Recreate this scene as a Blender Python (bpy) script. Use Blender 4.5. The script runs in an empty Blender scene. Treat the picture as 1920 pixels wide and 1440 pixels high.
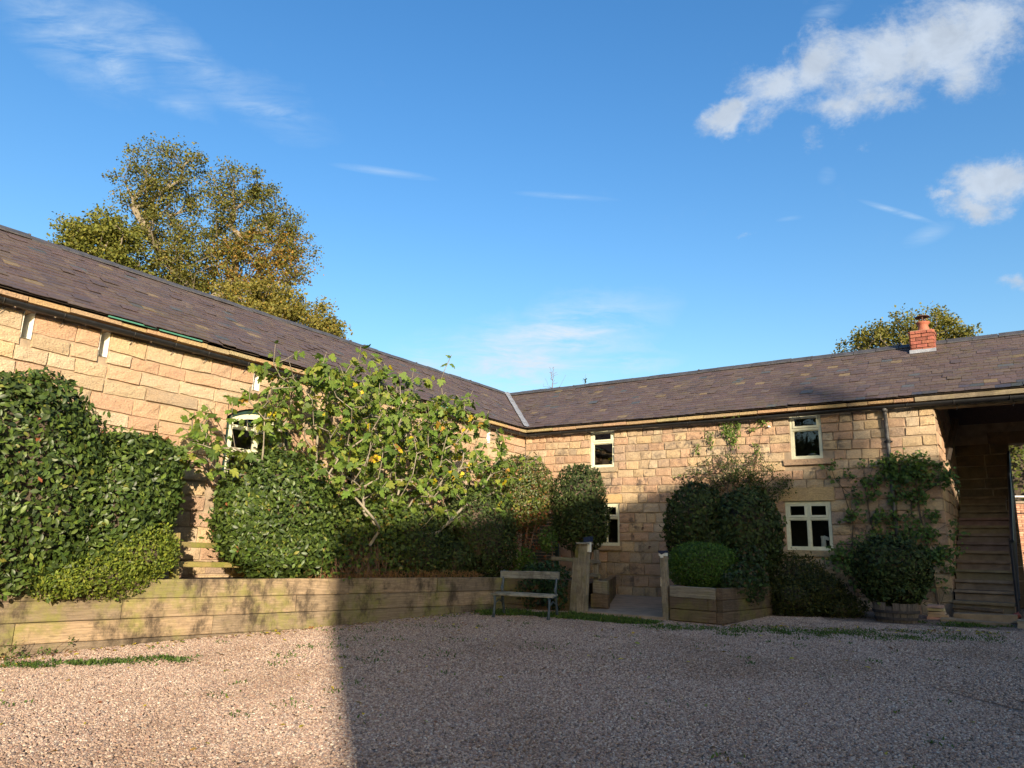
import bpy, math, random
import numpy as np
from mathutils import Vector, Matrix

R0 = random.Random(7)
NP = np.random.default_rng(11)
S = bpy.context.scene
COL = S.collection

# ------------------------------------------------------------------ camera, sky, sun, exposure
cam_data = bpy.data.cameras.new('camera')
cam_data.sensor_fit = 'HORIZONTAL'; cam_data.sensor_width = 36.0
cam_data.lens = 1374.994 / 1920 * 36.0
cam_data.clip_end = 2000
cam = bpy.data.objects.new('camera', cam_data); COL.objects.link(cam)
PIT, ROLL, YAW = math.radians(12.882), math.radians(1.564), math.radians(34.901)
CAM = Vector((10.392, -15.558, 0.905))
_F = Vector((-math.sin(YAW)*math.cos(PIT), math.cos(YAW)*math.cos(PIT), math.sin(PIT)))
_R = Vector((math.cos(YAW), math.sin(YAW), 0)); _U = _R.cross(_F)
_R2 = _R*math.cos(ROLL) + _U*math.sin(ROLL); _U2 = -_R*math.sin(ROLL) + _U*math.cos(ROLL)
M = Matrix((( _R2.x, _U2.x, -_F.x, CAM.x), (_R2.y, _U2.y, -_F.y, CAM.y), (_R2.z, _U2.z, -_F.z, CAM.z), (0, 0, 0, 1)))
cam.matrix_world = M
S.camera = cam
FPX = 1374.994

def pix(P):                       # where a point falls in the photograph (only used to rank pieces by size)
    d = Vector(P) - CAM; z = d.dot(_F)
    if z < 0.3: return (-1e6, -1e6, z)
    return (960 + FPX*d.dot(_R2)/z, 720 - FPX*d.dot(_U2)/z, z)

SUN_EL, SUN_ROT = math.radians(13.5), math.radians(130.8)
SUN_DIR = Vector((math.sin(SUN_ROT)*math.cos(SUN_EL), math.cos(SUN_ROT)*math.cos(SUN_EL), math.sin(SUN_EL)))
EXPO = 1.25
SKY = 0.112
world = bpy.data.worlds.new('World'); S.world = world; world.use_nodes = True
S.view_settings.view_transform = 'Standard'; S.view_settings.look = 'None'
S.view_settings.exposure = EXPO; S.view_settings.gamma = 1; S.view_settings.use_curve_mapping = False

sun = bpy.data.lights.new('sun', 'SUN'); sun.energy = 4.45; sun.angle = math.radians(0.53); sun.color = (1.0, 0.85, 0.645)
sun_o = bpy.data.objects.new('sun', sun); COL.objects.link(sun_o)
sun_o.rotation_euler = SUN_DIR.to_track_quat('Z', 'Y').to_euler(); sun_o.location = SUN_DIR*60

def build_world():
    nt = world.node_tree; n = nt.nodes; L = nt.links
    bg = n['Background']; bg.inputs[1].default_value = SKY
    sk = n.new('ShaderNodeTexSky'); sk.sky_type = 'NISHITA'; sk.sun_disc = False
    sk.sun_elevation = SUN_EL; sk.sun_rotation = SUN_ROT
    sk.altitude = 0; sk.air_density = 1.3; sk.dust_density = 1.6; sk.ozone_density = 2.6
    hs = n.new('ShaderNodeHueSaturation'); hs.inputs['Saturation'].default_value = 1.33; hs.inputs['Value'].default_value = 1.0; hs.inputs['Hue'].default_value = 0.510
    L.new(sk.outputs[0], hs.inputs['Color'])
    tc = n.new('ShaderNodeTexCoord')
    def vm(op, a, b=None):
        m = n.new('ShaderNodeVectorMath'); m.operation = op
        for i, v in enumerate((a, b)):
            if v is None: continue
            if isinstance(v, tuple): m.inputs[i].default_value = v
            else: L.new(v, m.inputs[i])
        return m
    def ma(op, a, b=None, clamp=False):
        m = n.new('ShaderNodeMath'); m.operation = op; m.use_clamp = clamp
        for i, v in enumerate((a, b)):
            if v is None: continue
            if isinstance(v, (int, float)): m.inputs[i].default_value = v
            else: L.new(v, m.inputs[i])
        return m.outputs[0]
    D = tc.outputs['Generated']
    c, a, b = (-0.5052, 0.7242, 0.4695), (0.8202, 0.5721, 0.0), (0.2686, -0.385, 0.8829)
    w = vm('DOT_PRODUCT', D, c).outputs['Value']
    u = ma('DIVIDE', vm('DOT_PRODUCT', D, a).outputs['Value'], w)
    v = ma('DIVIDE', vm('DOT_PRODUCT', D, b).outputs['Value'], w)
    front = ma('GREATER_THAN', w, 0.15)
    cx = n.new('ShaderNodeCombineXYZ'); L.new(u, cx.inputs[0]); L.new(v, cx.inputs[1])
    UV = cx.outputs[0]
    def noise(scale, detail, rough, vec=UV, dist=0.0, stretch=None):
        if stretch:
            mp = n.new('ShaderNodeMapping'); L.new(vec, mp.inputs[0]); mp.inputs['Scale'].default_value = (stretch[0], stretch[1], 1)
            mp.inputs['Rotation'].default_value = (0, 0, stretch[2]); vec = mp.outputs[0]
        t = n.new('ShaderNodeTexNoise'); t.inputs['Scale'].default_value = scale; t.inputs['Detail'].default_value = detail
        t.inputs['Roughness'].default_value = rough; t.inputs['Distortion'].default_value = dist
        L.new(vec, t.inputs['Vector']); return t
    wob = noise(9, 8, 0.62)
    off = vm('SUBTRACT', wob.outputs['Color'], (0.5, 0.5, 0.5)); sc = n.new('ShaderNodeVectorMath'); sc.operation = 'SCALE'
    L.new(off.outputs[0], sc.inputs[0]); sc.inputs['Scale'].default_value = 0.085
    UVW = vm('ADD', UV, sc.outputs[0]).outputs[0]
    def ell(e, vec):
        mp = n.new('ShaderNodeMapping'); mp.vector_type = 'TEXTURE'; L.new(vec, mp.inputs[0])
        mp.inputs['Location'].default_value = (e[0], e[1], 0); mp.inputs['Rotation'].default_value = (0, 0, e[4])
        mp.inputs['Scale'].default_value = (e[2], e[3], 1)
        # keep only the chart plane
        return ma('SUBTRACT', 1.0, vm('LENGTH', mp.outputs[0]).outputs['Value'], clamp=True)
    CUM = [(0.2641, 0.0953, 0.0396, 0.0147, 0.365),(0.3222, 0.1243, 0.0546, 0.0303, 0.453),(0.3793, 0.1534, 0.0576, 0.0364, 0.364),(0.4513, 0.1664, 0.0769, 0.0447, 0.277),(0.521, 0.1898, 0.0736, 0.0538, 0.457),(0.5825, 0.2156, 0.0595, 0.0508, 0.552),(0.5549, 0.1504, 0.0436, 0.032, 0.025),(0.4063, 0.1053, 0.0612, 0.0208, 0.026),(0.4587, 0.1195, 0.0575, 0.0246, 0.026),(0.3817, 0.0756, 0.0151, 0.0185, 0.026),(0.3357, 0.179, 0.037, 0.0093, 0.63),(0.608, 0.0151, 0.0472, 0.0298, 0.201),(0.6373, 0.026, 0.0416, 0.0219, 0.026),(0.606, -0.0108, 0.0421, 0.0167, 0.027),(0.5603, 0.0084, 0.0261, 0.0084, 0.112),(0.4445, 0.0556, 0.0138, 0.0087, 0.026),(0.3436, 0.0034, 0.0077, 0.0102, 0.026),(0.3145, -0.0497, 0.0141, 0.0064, 0.113),(0.6804, -0.1159, 0.0231, 0.0118, 0.027)]
    CIR = [(-0.5743, 0.1715, 0.0919, 0.0312, -0.653, 0.5),(-0.5046, 0.1361, 0.0371, 0.0153, -0.689, 0.5),(-0.4356, 0.1503, 0.1681, 0.0202, -0.454, 0.45),(-0.3251, 0.0846, 0.0408, 0.0059, -0.107, 0.35),(-0.4272, 0.0936, 0.0388, 0.0138, -0.497, 0.3),(-0.0161, -0.2243, 0.1188, 0.0307, 0.117, 0.9),(0.0718, -0.1916, 0.1169, 0.0303, 0.241, 0.9),(0.1627, -0.2254, 0.0593, 0.0123, 0.082, 0.9),(-0.0004, -0.2546, 0.1349, 0.0171, 0.028, 0.9),(-0.1754, 0.0134, 0.0523, 0.0034, -0.109, 0.45),(0.0636, -0.0115, 0.0529, 0.0027, -0.041, 0.3),(0.5054, -0.0203, 0.0424, 0.0027, -0.253, 0.75),(0.5491, -0.0483, 0.0269, 0.0074, 0.389, 0.4),(0.3769, 0.2196, 0.0248, 0.0077, 0.445, 0.5),(0.4041, 0.0232, 0.0097, 0.0068, 0.026, 0.25),(0.3622, -0.0324, 0.0139, 0.0021, 0.165, 0.3)]
    acc = None
    CW = {1: 0.9, 7: 0.78, 8: 0.82, 9: 0.45, 10: 0.5, 15: 0.34, 16: 0.34, 17: 0.45, 18: 0.6, 14: 0.7}
    for ei, e in enumerate(CUM):
        # grow each puff so that the falloff reaches zero outside its visible edge
        m = ell((e[0], e[1], e[2]*1.75, e[3]*1.75, e[4]), UVW)
        if ei in CW: m = ma('MULTIPLY', m, CW[ei])
        acc = m if acc is None else ma('SMOOTH_MAX', acc, m)
        if acc is not m:
            acc.node.inputs[2].default_value = 0.12
    nz = noise(13, 10, 0.66, dist=0.4).outputs['Fac']
    nz2 = noise(60, 10, 0.68, stretch=(1.0, 2.0, -0.5)).outputs['Fac']
    dens = ma('ADD', acc, ma('MULTIPLY', ma('SUBTRACT', nz, 0.5), 1.25))
    dens = ma('ADD', dens, ma('MULTIPLY', ma('SUBTRACT', nz2, 0.5), 0.5))
    mr = n.new('ShaderNodeMapRange'); mr.interpolation_type = 'SMOOTHSTEP'
    mr.inputs['From Min'].default_value = 0.2; mr.inputs['From Max'].default_value = 0.88
    L.new(dens, mr.inputs['Value'])
    gate = n.new('ShaderNodeMapRange'); gate.interpolation_type = 'SMOOTHSTEP'
    gate.inputs['From Min'].default_value = 0.0; gate.inputs['From Max'].default_value = 0.3; L.new(acc, gate.inputs['Value'])
    cumA = ma('MULTIPLY', ma('MULTIPLY', mr.outputs[0], gate.outputs[0]), 0.93)
    cacc = None
    for e in CIR:
        m = ma('MULTIPLY', ell((e[0], e[1], e[2]*1.45, e[3]*1.9, e[4]), UV if e[3] < 0.008 else UVW), e[5])
        cacc = m if cacc is None else ma('ADD', cacc, m)
    st = noise(9, 9, 0.66, dist=0.5, stretch=(1.0, 5.0, 0.2)).outputs['Fac']
    stm = n.new('ShaderNodeMapRange'); stm.inputs['From Min'].default_value = 0.35; stm.inputs['From Max'].default_value = 0.75; L.new(st, stm.inputs['Value'])
    cirA = ma('MULTIPLY', ma('MULTIPLY', cacc, stm.outputs[0]), 1.25, clamp=True)
    al = ma('MULTIPLY', ma('MAXIMUM', cumA, cirA), front, clamp=True)
    shade = ma('ADD', 0.70, ma('MULTIPLY', noise(20, 8, 0.6, dist=0.6).outputs['Fac'], 0.56))
    cc = n.new('ShaderNodeVectorMath'); cc.operation = 'SCALE'
    k = 1.0/(SKY*2**EXPO)
    cc.inputs[0].default_value = (0.60*k, 0.685*k, 0.80*k); L.new(shade, cc.inputs['Scale'])
    cm = n.new('ShaderNodeMix'); cm.data_type = 'RGBA'; L.new(ma('GREATER_THAN', cirA, cumA), cm.inputs['Factor']); L.new(cc.outputs[0], cm.inputs[6]); cm.inputs[7].default_value = (0.70*k, 0.84*k, 0.97*k, 1)
    mx = n.new('ShaderNodeMix'); mx.data_type = 'RGBA'
    L.new(al, mx.inputs['Factor']); L.new(hs.outputs[0], mx.inputs[6]); L.new(cm.outputs[2], mx.inputs[7])
    L.new(mx.outputs[2], bg.inputs[0])
build_world()

# ------------------------------------------------------------------ object helpers
def tag(o, label=None, cat=None, group=None, kind=None):
    if label: o['label'] = label
    if cat: o['category'] = cat
    if group: o['group'] = group
    if kind: o['kind'] = kind
    return o

def thing(name, label, cat, loc=(0, 0, 0), rotz=0.0, group=None):
    o = bpy.data.objects.new(name, None); COL.objects.link(o)
    o.location = loc; o.rotation_euler = (0, 0, rotz); o.empty_display_size = 0.2
    return tag(o, label, cat, group)

def link(name, me, parent=None, loc=None, mat=None, keep=True):
    """keep: the mesh is given in world coordinates, so undo the parent's own place"""
    o = bpy.data.objects.new(name, me); COL.objects.link(o)
    if mat is not None and not me.materials: me.materials.append(mat)
    if parent is not None:
        o.parent = parent
        if keep: o.matrix_parent_inverse = world_of(parent).inverted()
    if loc is not None: o.location = loc
    return o

def world_of(o):
    m = Matrix.LocRotScale(o.location, o.rotation_euler, o.scale)
    if o.parent is not None: return world_of(o.parent) @ o.matrix_parent_inverse @ m
    return m

def mesh_np(name, V, F, col=None, smooth=False):
    """V (n,3), F (m,k) with k fixed"""
    V = np.asarray(V, np.float32); F = np.asarray(F, np.int32)
    me = bpy.data.meshes.new(name)
    m, k = F.shape
    me.vertices.add(len(V)); me.vertices.foreach_set('co', V.ravel())
    me.loops.add(m*k); me.loops.foreach_set('vertex_index', F.ravel())
    me.polygons.add(m); me.polygons.foreach_set('loop_start', np.arange(0, m*k, k, dtype=np.int32))
    try: me.polygons.foreach_set('loop_total', np.full(m, k, np.int32))
    except Exception: pass
    if smooth: me.polygons.foreach_set('use_smooth', np.ones(m, bool))
    me.update(calc_edges=True)
    set_col(me, col)
    return me

def set_col(me, col=None):
    at = me.color_attributes.new('Col', 'FLOAT_COLOR', 'POINT')
    nv = len(me.vertices)
    if col is None: c = np.ones((nv, 4), np.float32)
    else:
        col = np.asarray(col, np.float32)
        if col.ndim == 1: col = np.tile(col[:3], (nv, 1))
        c = np.concatenate([col[:, :3], np.ones((nv, 1), np.float32)], 1)
    at.data.foreach_set('color', c.ravel())

class MB:
    """collects boxes, tubes and prisms and links them as one mesh"""
    def __init__(s): s.V = []; s.F = []; s.C = []; s.col = (1, 1, 1)
    def add(s, V, F, col=None):
        b = len(s.V); s.V += [tuple(v) for v in V]; s.F += [tuple(b+i for i in f) for f in F]
        s.C += [col or s.col]*len(V)
    def box(s, x0, x1, y0, y1, z0, z1, col=None, jit=0.0, rng=R0):
        V = [(x, y, z) for z in (z0, z1) for y in (y0, y1) for x in (x0, x1)]
        if jit: V = [tuple(c + rng.uniform(-jit, jit) for c in v) for v in V]
        s.add(V, [(0, 2, 3, 1), (4, 5, 7, 6), (0, 1, 5, 4), (2, 6, 7, 3), (0, 4, 6, 2), (1, 3, 7, 5)], col)
    def obox(s, c, ax, ay, az, col=None):
        """box about c with half axes ax, ay, az"""
        c, ax, ay, az = map(Vector, (c, ax, ay, az))
        V = [c + ax*i + ay*j + az*k for k in (-1, 1) for j in (-1, 1) for i in (-1, 1)]
        s.add(V, [(0, 2, 3, 1), (4, 5, 7, 6), (0, 1, 5, 4), (2, 6, 7, 3), (0, 4, 6, 2), (1, 3, 7, 5)], col)
    def tube(s, pts, rad, n=6, col=None, cap=True):
        pts = [Vector(p) for p in pts]
        if not hasattr(rad, '__len__'): rad = [rad]*len(pts)
        rings = []; ref = None
        for i, p in enumerate(pts):
            t = (pts[min(i+1, len(pts)-1)] - pts[max(i-1, 0)])
            t = t.normalized() if t.length > 1e-9 else Vector((0, 0, 1))
            if ref is None: ref = Vector((1, 0, 0)) if abs(t.x) < 0.8 else Vector((0, 1, 0))
            a = t.cross(ref).normalized(); b = t.cross(a).normalized(); ref = -b if False else ref
            rings.append([p + a*(rad[i]*math.cos(2*math.pi*k/n)) + b*(rad[i]*math.sin(2*math.pi*k/n)) for k in range(n)])
        V = [v for r in rings for v in r]; F = []
        for i in range(len(pts)-1):
            for k in range(n):
                F.append((i*n+k, i*n+(k+1) % n, (i+1)*n+(k+1) % n, (i+1)*n+k))
        if cap: F.append(tuple(range(n-1, -1, -1))); F.append(tuple((len(pts)-1)*n+k for k in range(n)))
        s.add(V, F, col)
    def lathe(s, prof, c=(0, 0, 0), n=20, col=None):
        V = [(c[0]+r*math.cos(2*math.pi*k/n), c[1]+r*math.sin(2*math.pi*k/n), c[2]+z) for r, z in prof for k in range(n)]
        F = [(i*n+k, i*n+(k+1) % n, (i+1)*n+(k+1) % n, (i+1)*n+k) for i in range(len(prof)-1) for k in range(n)]
        s.add(V, F, col)
    def mesh(s, name, smooth=False):
        me = bpy.data.meshes.new(name); me.from_pydata(s.V, [], s.F); me.update()
        set_col(me, np.array(s.C, np.float32) if s.C else None)
        if smooth:
            me.polygons.foreach_set('use_smooth', np.ones(len(me.polygons), bool))
        return me
    def obj(s, name, mat, parent=None, smooth=False):
        return link(name, s.mesh(name, smooth), parent, None, mat)

# ------------------------------------------------------------------ materials
def mat_new(name):
    m = bpy.data.materials.new(name); m.use_nodes = True
    n = m.node_tree.nodes; return m, n, m.node_tree.links, n['Principled BSDF']

class NT:
    def __init__(s, n, L): s.n = n; s.L = L
    def put(s, sock, v):
        if isinstance(v, (int, float)): sock.default_value = v
        elif isinstance(v, tuple): sock.default_value = v if len(v) == len(sock.default_value) else tuple(v)+(1,)
        else: s.L.new(v, sock)
    def pos(s): return s.n.new('ShaderNodeNewGeometry').outputs['Position']
    def objc(s): return s.n.new('ShaderNodeTexCoord').outputs['Object']
    def map(s, vec, scale=(1, 1, 1), rot=(0, 0, 0), loc=None):
        m = s.n.new('ShaderNodeMapping'); s.L.new(vec, m.inputs[0]); m.inputs['Scale'].default_value = scale; m.inputs['Rotation'].default_value = rot
        if loc is not None: s.put(m.inputs['Location'], loc)
        return m.outputs[0]
    def noise(s, vec, scale, detail=4, rough=0.55, dist=0.0):
        t = s.n.new('ShaderNodeTexNoise'); s.L.new(vec, t.inputs['Vector'])
        t.inputs['Scale'].default_value = scale; t.inputs['Detail'].default_value = detail; t.inputs['Roughness'].default_value = rough; t.inputs['Distortion'].default_value = dist
        return t.outputs['Fac']
    def vor(s, vec, scale, out='Distance', feature='F1', rnd=1.0):
        t = s.n.new('ShaderNodeTexVoronoi'); t.feature = feature; s.L.new(vec, t.inputs['Vector']); t.inputs['Scale'].default_value = scale; t.inputs['Randomness'].default_value = rnd
        return t.outputs[out]
    def rng(s, v, a, b, c=0.0, d=1.0, smooth=False):
        m = s.n.new('ShaderNodeMapRange'); s.put(m.inputs['Value'], v)
        if smooth: m.interpolation_type = 'SMOOTHSTEP'
        for k, x in zip(('From Min', 'From Max', 'To Min', 'To Max'), (a, b, c, d)): m.inputs[k].default_value = x
        return m.outputs[0]
    def math(s, op, a, b=0.0, clamp=False):
        m = s.n.new('ShaderNodeMath'); m.operation = op; m.use_clamp = clamp; s.put(m.inputs[0], a); s.put(m.inputs[1], b); return m.outputs[0]
    def mix(s, f, a, b, mode='MIX'):
        m = s.n.new('ShaderNodeMix'); m.data_type = 'RGBA'; m.blend_type = mode; s.put(m.inputs['Factor'], f); s.put(m.inputs[6], a); s.put(m.inputs[7], b); return m.outputs[2]
    def ramp(s, f, stops, const=False):
        r = s.n.new('ShaderNodeValToRGB'); s.put(r.inputs[0], f)
        if const: r.color_ramp.interpolation = 'CONSTANT'
        e = r.color_ramp.elements
        while len(e) < len(stops): e.new(0.5)
        for el, (p, c) in zip(e, stops): el.position = p; el.color = (*c, 1)
        return r.outputs[0]
    def col(s):
        a = s.n.new('ShaderNodeAttribute'); a.attribute_name = 'Col'
        o = s.n.new('ShaderNodeObjectInfo')
        return s.mix(1.0, a.outputs['Color'], o.outputs['Color'], 'MULTIPLY')
    def rand(s): return s.n.new('ShaderNodeObjectInfo').outputs['Random']
    def bump(s, h, strength, dist, normal=None):
        b = s.n.new('ShaderNodeBump'); s.put(b.inputs['Height'], h); b.inputs['Strength'].default_value = strength; b.inputs['Distance'].default_value = dist
        if normal is not None: s.L.new(normal, b.inputs['Normal'])
        return b.outputs[0]
    def sep(s, v):
        x = s.n.new('ShaderNodeSeparateXYZ'); s.L.new(v, x.inputs[0]); return x.outputs

def m_stone(name, stain=0.0):
    m, n, L, B = mat_new(name); t = NT(n, L); P = t.pos(); c = t.col()
    a = t.noise(P, 3.2, 5, 0.6); b = t.noise(P, 38, 4, 0.6); d = t.noise(P, 130, 3, 0.6)
    c = t.mix(t.rng(a, 0.3, 0.7, 0.0, 0.55), c, (0.36, 0.25, 0.155), 'MIX')
    c = t.mix(1.0, c, t.ramp(b, [(0.25, (0.74, 0.72, 0.70)), (0.75, (1.16, 1.14, 1.08))]), 'MULTIPLY')
    c = t.mix(1.0, c, t.ramp(d, [(0.3, (0.86, 0.85, 0.84)), (0.7, (1.1, 1.1, 1.1))]), 'MULTIPLY')
    if stain:
        so = t.math('MULTIPLY', t.rng(t.noise(P, 1.1, 3, 0.5), 0.47, 0.66, smooth=True), t.rng(t.noise(P, 5.5, 6, 0.7), 0.45, 0.62, smooth=True))
        c = t.mix(t.math('MULTIPLY', so, stain), c, (0.07, 0.06, 0.055))
        z = t.sep(P)[2]
        gr = t.math('MULTIPLY', t.rng(z, 1.3, 0.0, 0.0, 0.65, True), t.rng(t.noise(P, 2.3, 4, 0.6), 0.3, 0.65))
        c = t.mix(gr, c, (0.15, 0.115, 0.08))
    L.new(c, B.inputs['Base Color']); B.inputs['Roughness'].default_value = 0.92; B.inputs['Specular IOR Level'].default_value = 0.2
    h = t.math('ADD', t.math('MULTIPLY', t.noise(P, 26, 5, 0.65), 1.0), t.math('MULTIPLY', t.vor(t.map(P, (1, 1, 1.5)), 42), 0.5))
    h = t.math('ADD', h, t.math('MULTIPLY', d, 0.4))
    L.new(t.bump(h, 0.75, 0.018), B.inputs['Normal'])
    return m

def m_plain(name, col, rough=0.6, metal=0.0, var=0.25, scale=8, bump=0.0, bscale=40, spec=0.4, use_col=False):
    m, n, L, B = mat_new(name); t = NT(n, L); P = t.pos()
    c = t.mix(t.rng(t.noise(P, scale, 5, 0.6), 0.3, 0.7), tuple(x*(1-var) for x in col), tuple(x*(1+var) for x in col))
    if use_col: c = t.mix(1.0, c, t.col(), 'MULTIPLY')
    L.new(c, B.inputs['Base Color']); B.inputs['Roughness'].default_value = rough; B.inputs['Metallic'].default_value = metal; B.inputs['Specular IOR Level'].default_value = spec
    if bump: L.new(t.bump(t.noise(P, bscale, 5, 0.65), bump, 0.01), B.inputs['Normal'])
    return m

def m_slate(name):
    m, n, L, B = mat_new(name); t = NT(n, L); P = t.pos(); c = t.col()
    a = t.noise(P, 30, 4, 0.6)
    c = t.mix(1.0, c, t.ramp(a, [(0.25, (0.72, 0.72, 0.72)), (0.75, (1.25, 1.22, 1.2))]), 'MULTIPLY')
    moss = t.math('MULTIPLY', t.rng(t.noise(P, 0.9, 4, 0.6), 0.5, 0.7, smooth=True), t.rng(t.noise(P, 9, 5, 0.7), 0.46, 0.66))
    c = t.mix(t.math('MULTIPLY', moss, 0.75), c, (0.10, 0.085, 0.035))
    lich = t.rng(t.noise(P, 22, 2, 0.5), 0.74, 0.78)
    c = t.mix(t.math('MULTIPLY', lich, 0.6), c, (0.30, 0.28, 0.22))
    L.new(c, B.inputs['Base Color']); B.inputs['Roughness'].default_value = 0.62; B.inputs['Specular IOR Level'].default_value = 0.35
    L.new(t.bump(t.noise(P, 60, 4, 0.6), 0.35, 0.004), B.inputs['Normal'])
    return m

def m_wood(name, a, b, algae=(0.17, 0.17, 0.035), alg=0.6, rough=0.85, scale=1.0, crack=0.6, stain=0.5):
    """grain runs along each piece's own x axis"""
    m, n, L, B = mat_new(name); t = NT(n, L); O = t.objc(); P = t.pos()
    r = t.rand(); off = n.new('ShaderNodeCombineXYZ'); L.new(t.math('MULTIPLY', r, 37.0), off.inputs[0]); L.new(t.math('MULTIPLY', r, 11.0), off.inputs[1]); L.new(t.math('MULTIPLY', r, 23.0), off.inputs[2])
    av = n.new('ShaderNodeVectorMath'); av.operation = 'ADD'; L.new(O, av.inputs[0]); L.new(off.outputs[0], av.inputs[1]); V = av.outputs[0]
    warp = t.noise(t.map(V, (1.2, 3, 3)), 2.0*scale, 3, 0.5)
    g = t.noise(t.map(V, (1.2, 26, 26)), 1.6*scale, 6, 0.62, 1.2)
    g2 = t.noise(t.map(V, (3, 90, 90)), 1.6*scale, 3, 0.6)
    rings = n.new('ShaderNodeTexWave'); rings.wave_type = 'BANDS'; rings.bands_direction = 'Z'; L.new(t.map(V, (0.35, 1, 1)), rings.inputs['Vector'])
    rings.inputs['Scale'].default_value = 9*scale; rings.inputs['Distortion'].default_value = 9; rings.inputs['Detail'].default_value = 3; rings.inputs['Detail Scale'].default_value = 0.9
    c = t.mix(t.rng(g, 0.3, 0.7), a, b)
    c = t.mix(t.rng(rings.outputs['Fac'], 0.2, 0.9, 0.0, 0.2), c, tuple(x*0.55 for x in a))
    c = t.mix(1.0, c, t.ramp(r, [(0, (0.68, 0.68, 0.70)), (0.5, (1.0, 0.97, 0.9)), (1, (1.22, 1.14, 1.05))]), 'MULTIPLY')
    if alg:
        c = t.mix(t.math('MULTIPLY', t.rng(t.noise(t.map(P, (1, 1, 2.2)), 7, 7, 0.7), 0.48, 0.68), 0.45), c, tuple(x*0.45 for x in a))
        f = t.math('MULTIPLY', t.rng(t.noise(P, 1.5, 4, 0.6), 0.44, 0.62, smooth=True), t.rng(t.noise(P, 9, 4, 0.6), 0.3, 0.6))
        c = t.mix(t.math('MULTIPLY', f, alg), c, algae)
    if stain:
        f = t.math('MULTIPLY', t.rng(t.noise(t.map(P, (1.2, 1.2, 0.75)), 1.9, 9, 0.74), 0.45, 0.64, smooth=True), stain)
        c = t.mix(f, c, tuple(x*0.25 for x in a))
    kn = t.vor(t.map(V, (1.4, 4.5, 4.5)), 1.0); c = t.mix(t.rng(kn, 0.10, 0.03, 0, 0.75), c, tuple(x*0.3 for x in a))
    L.new(c, B.inputs['Base Color']); B.inputs['Roughness'].default_value = rough; B.inputs['Specular IOR Level'].default_value = 0.2
    h = t.math('ADD', t.math('MULTIPLY', g, 1.0), t.math('MULTIPLY', g2, crack))
    L.new(t.bump(h, 0.7, 0.012), B.inputs['Normal'])
    return m

def m_leaf(name, rough=0.4, trans=0.25, spec=0.5):
    m, n, L, B = mat_new(name); t = NT(n, L); c = t.col(); P = t.pos()
    c = t.mix(1.0, c, t.ramp(t.noise(P, 45, 3, 0.6), [(0.3, (0.75, 0.78, 0.7)), (0.7, (1.2, 1.18, 1.1))]), 'MULTIPLY')
    L.new(c, B.inputs['Base Color']); B.inputs['Roughness'].default_value = rough; B.inputs['Specular IOR Level'].default_value = spec
    tr = n.new('ShaderNodeBsdfTranslucent'); L.new(t.mix(1.0, c, (1.5, 1.5, 0.55), 'MULTIPLY'), tr.inputs['Color'])
    mx = n.new('ShaderNodeMixShader'); mx.inputs[0].default_value = trans
    L.new(B.outputs[0], mx.inputs[1]); L.new(tr.outputs[0], mx.inputs[2]); L.new(mx.outputs[0], n['Material Output'].inputs['Surface'])
    return m

def m_bark(name, a, b, scale=20):
    m, n, L, B = mat_new(name); t = NT(n, L); P = t.pos()
    f = t.noise(t.map(P, (1, 1, 0.35)), scale, 5, 0.65)
    c = t.mix(t.rng(f, 0.3, 0.7), a, b); c = t.mix(1.0, c, t.col(), 'MULTIPLY')
    L.new(c, B.inputs['Base Color']); B.inputs['Roughness'].default_value = 0.9; B.inputs['Specular IOR Level'].default_value = 0.15
    L.new(t.bump(f, 0.6, 0.01), B.inputs['Normal']); return m

def m_glass(name):
    m, n, L, B = mat_new(name); t = NT(n, L)
    n.remove(B)
    fr = n.new('ShaderNodeFresnel'); fr.inputs['IOR'].default_value = 1.5
    gl = n.new('ShaderNodeBsdfGlossy'); gl.inputs['Roughness'].default_value = 0.01; gl.inputs['Color'].default_value = (0.95, 0.97, 1, 1)
    tr = n.new('ShaderNodeBsdfTransparent'); tr.inputs['Color'].default_value = (0.86, 0.9, 0.88, 1)
    L.new(t.bump(t.noise(t.pos(), 5, 2, 0.5), 0.05, 0.02), gl.inputs['Normal'])
    mx = n.new('ShaderNodeMixShader'); L.new(t.math('MULTIPLY', fr.outputs[0], 1.9, True), mx.inputs[0]); L.new(tr.outputs[0], mx.inputs[1]); L.new(gl.outputs[0], mx.inputs[2])
    L.new(mx.outputs[0], n['Material Output'].inputs['Surface']); return m

GRAVEL_STOPS = [(0.0, (0.22, 0.15, 0.112)), (0.14, (0.335, 0.235, 0.175)), (0.3, (0.41, 0.305, 0.235)), (0.44, (0.285, 0.19, 0.15)), (0.56, (0.37, 0.27, 0.205)), (0.68, (0.18, 0.14, 0.125)), (0.78, (0.45, 0.35, 0.275)), (0.88, (0.32, 0.20, 0.15)), (0.95, (0.52, 0.44, 0.36))]
def m_gravel(name):
    m, n, L, B = mat_new(name); t = NT(n, L); P = t.pos()
    v1 = n.new('ShaderNodeTexVoronoi'); L.new(P, v1.inputs['Vector']); v1.inputs['Scale'].default_value = 68
    cc = t.sep(v1.outputs['Color'])[0]
    c = t.ramp(cc, GRAVEL_STOPS, True)
    c = t.mix(t.rng(v1.outputs['Distance'], 0.35, 0.75, 0, 0.85), c, (0.05, 0.037, 0.028))
    big = t.noise(P, 0.55, 4, 0.6)
    c = t.mix(t.rng(big, 0.5, 0.75, 0, 0.45, True), c, (0.10, 0.075, 0.05))
    L.new(c, B.inputs['Base Color']); B.inputs['Roughness'].default_value = 0.9; B.inputs['Specular IOR Level'].default_value = 0.2
    h = t.math('SUBTRACT', 1.0, t.math('POWER', v1.outputs['Distance'], 1.5))
    L.new(t.bump(h, 1.0, 0.02), B.inputs['Normal']); return m
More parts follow.
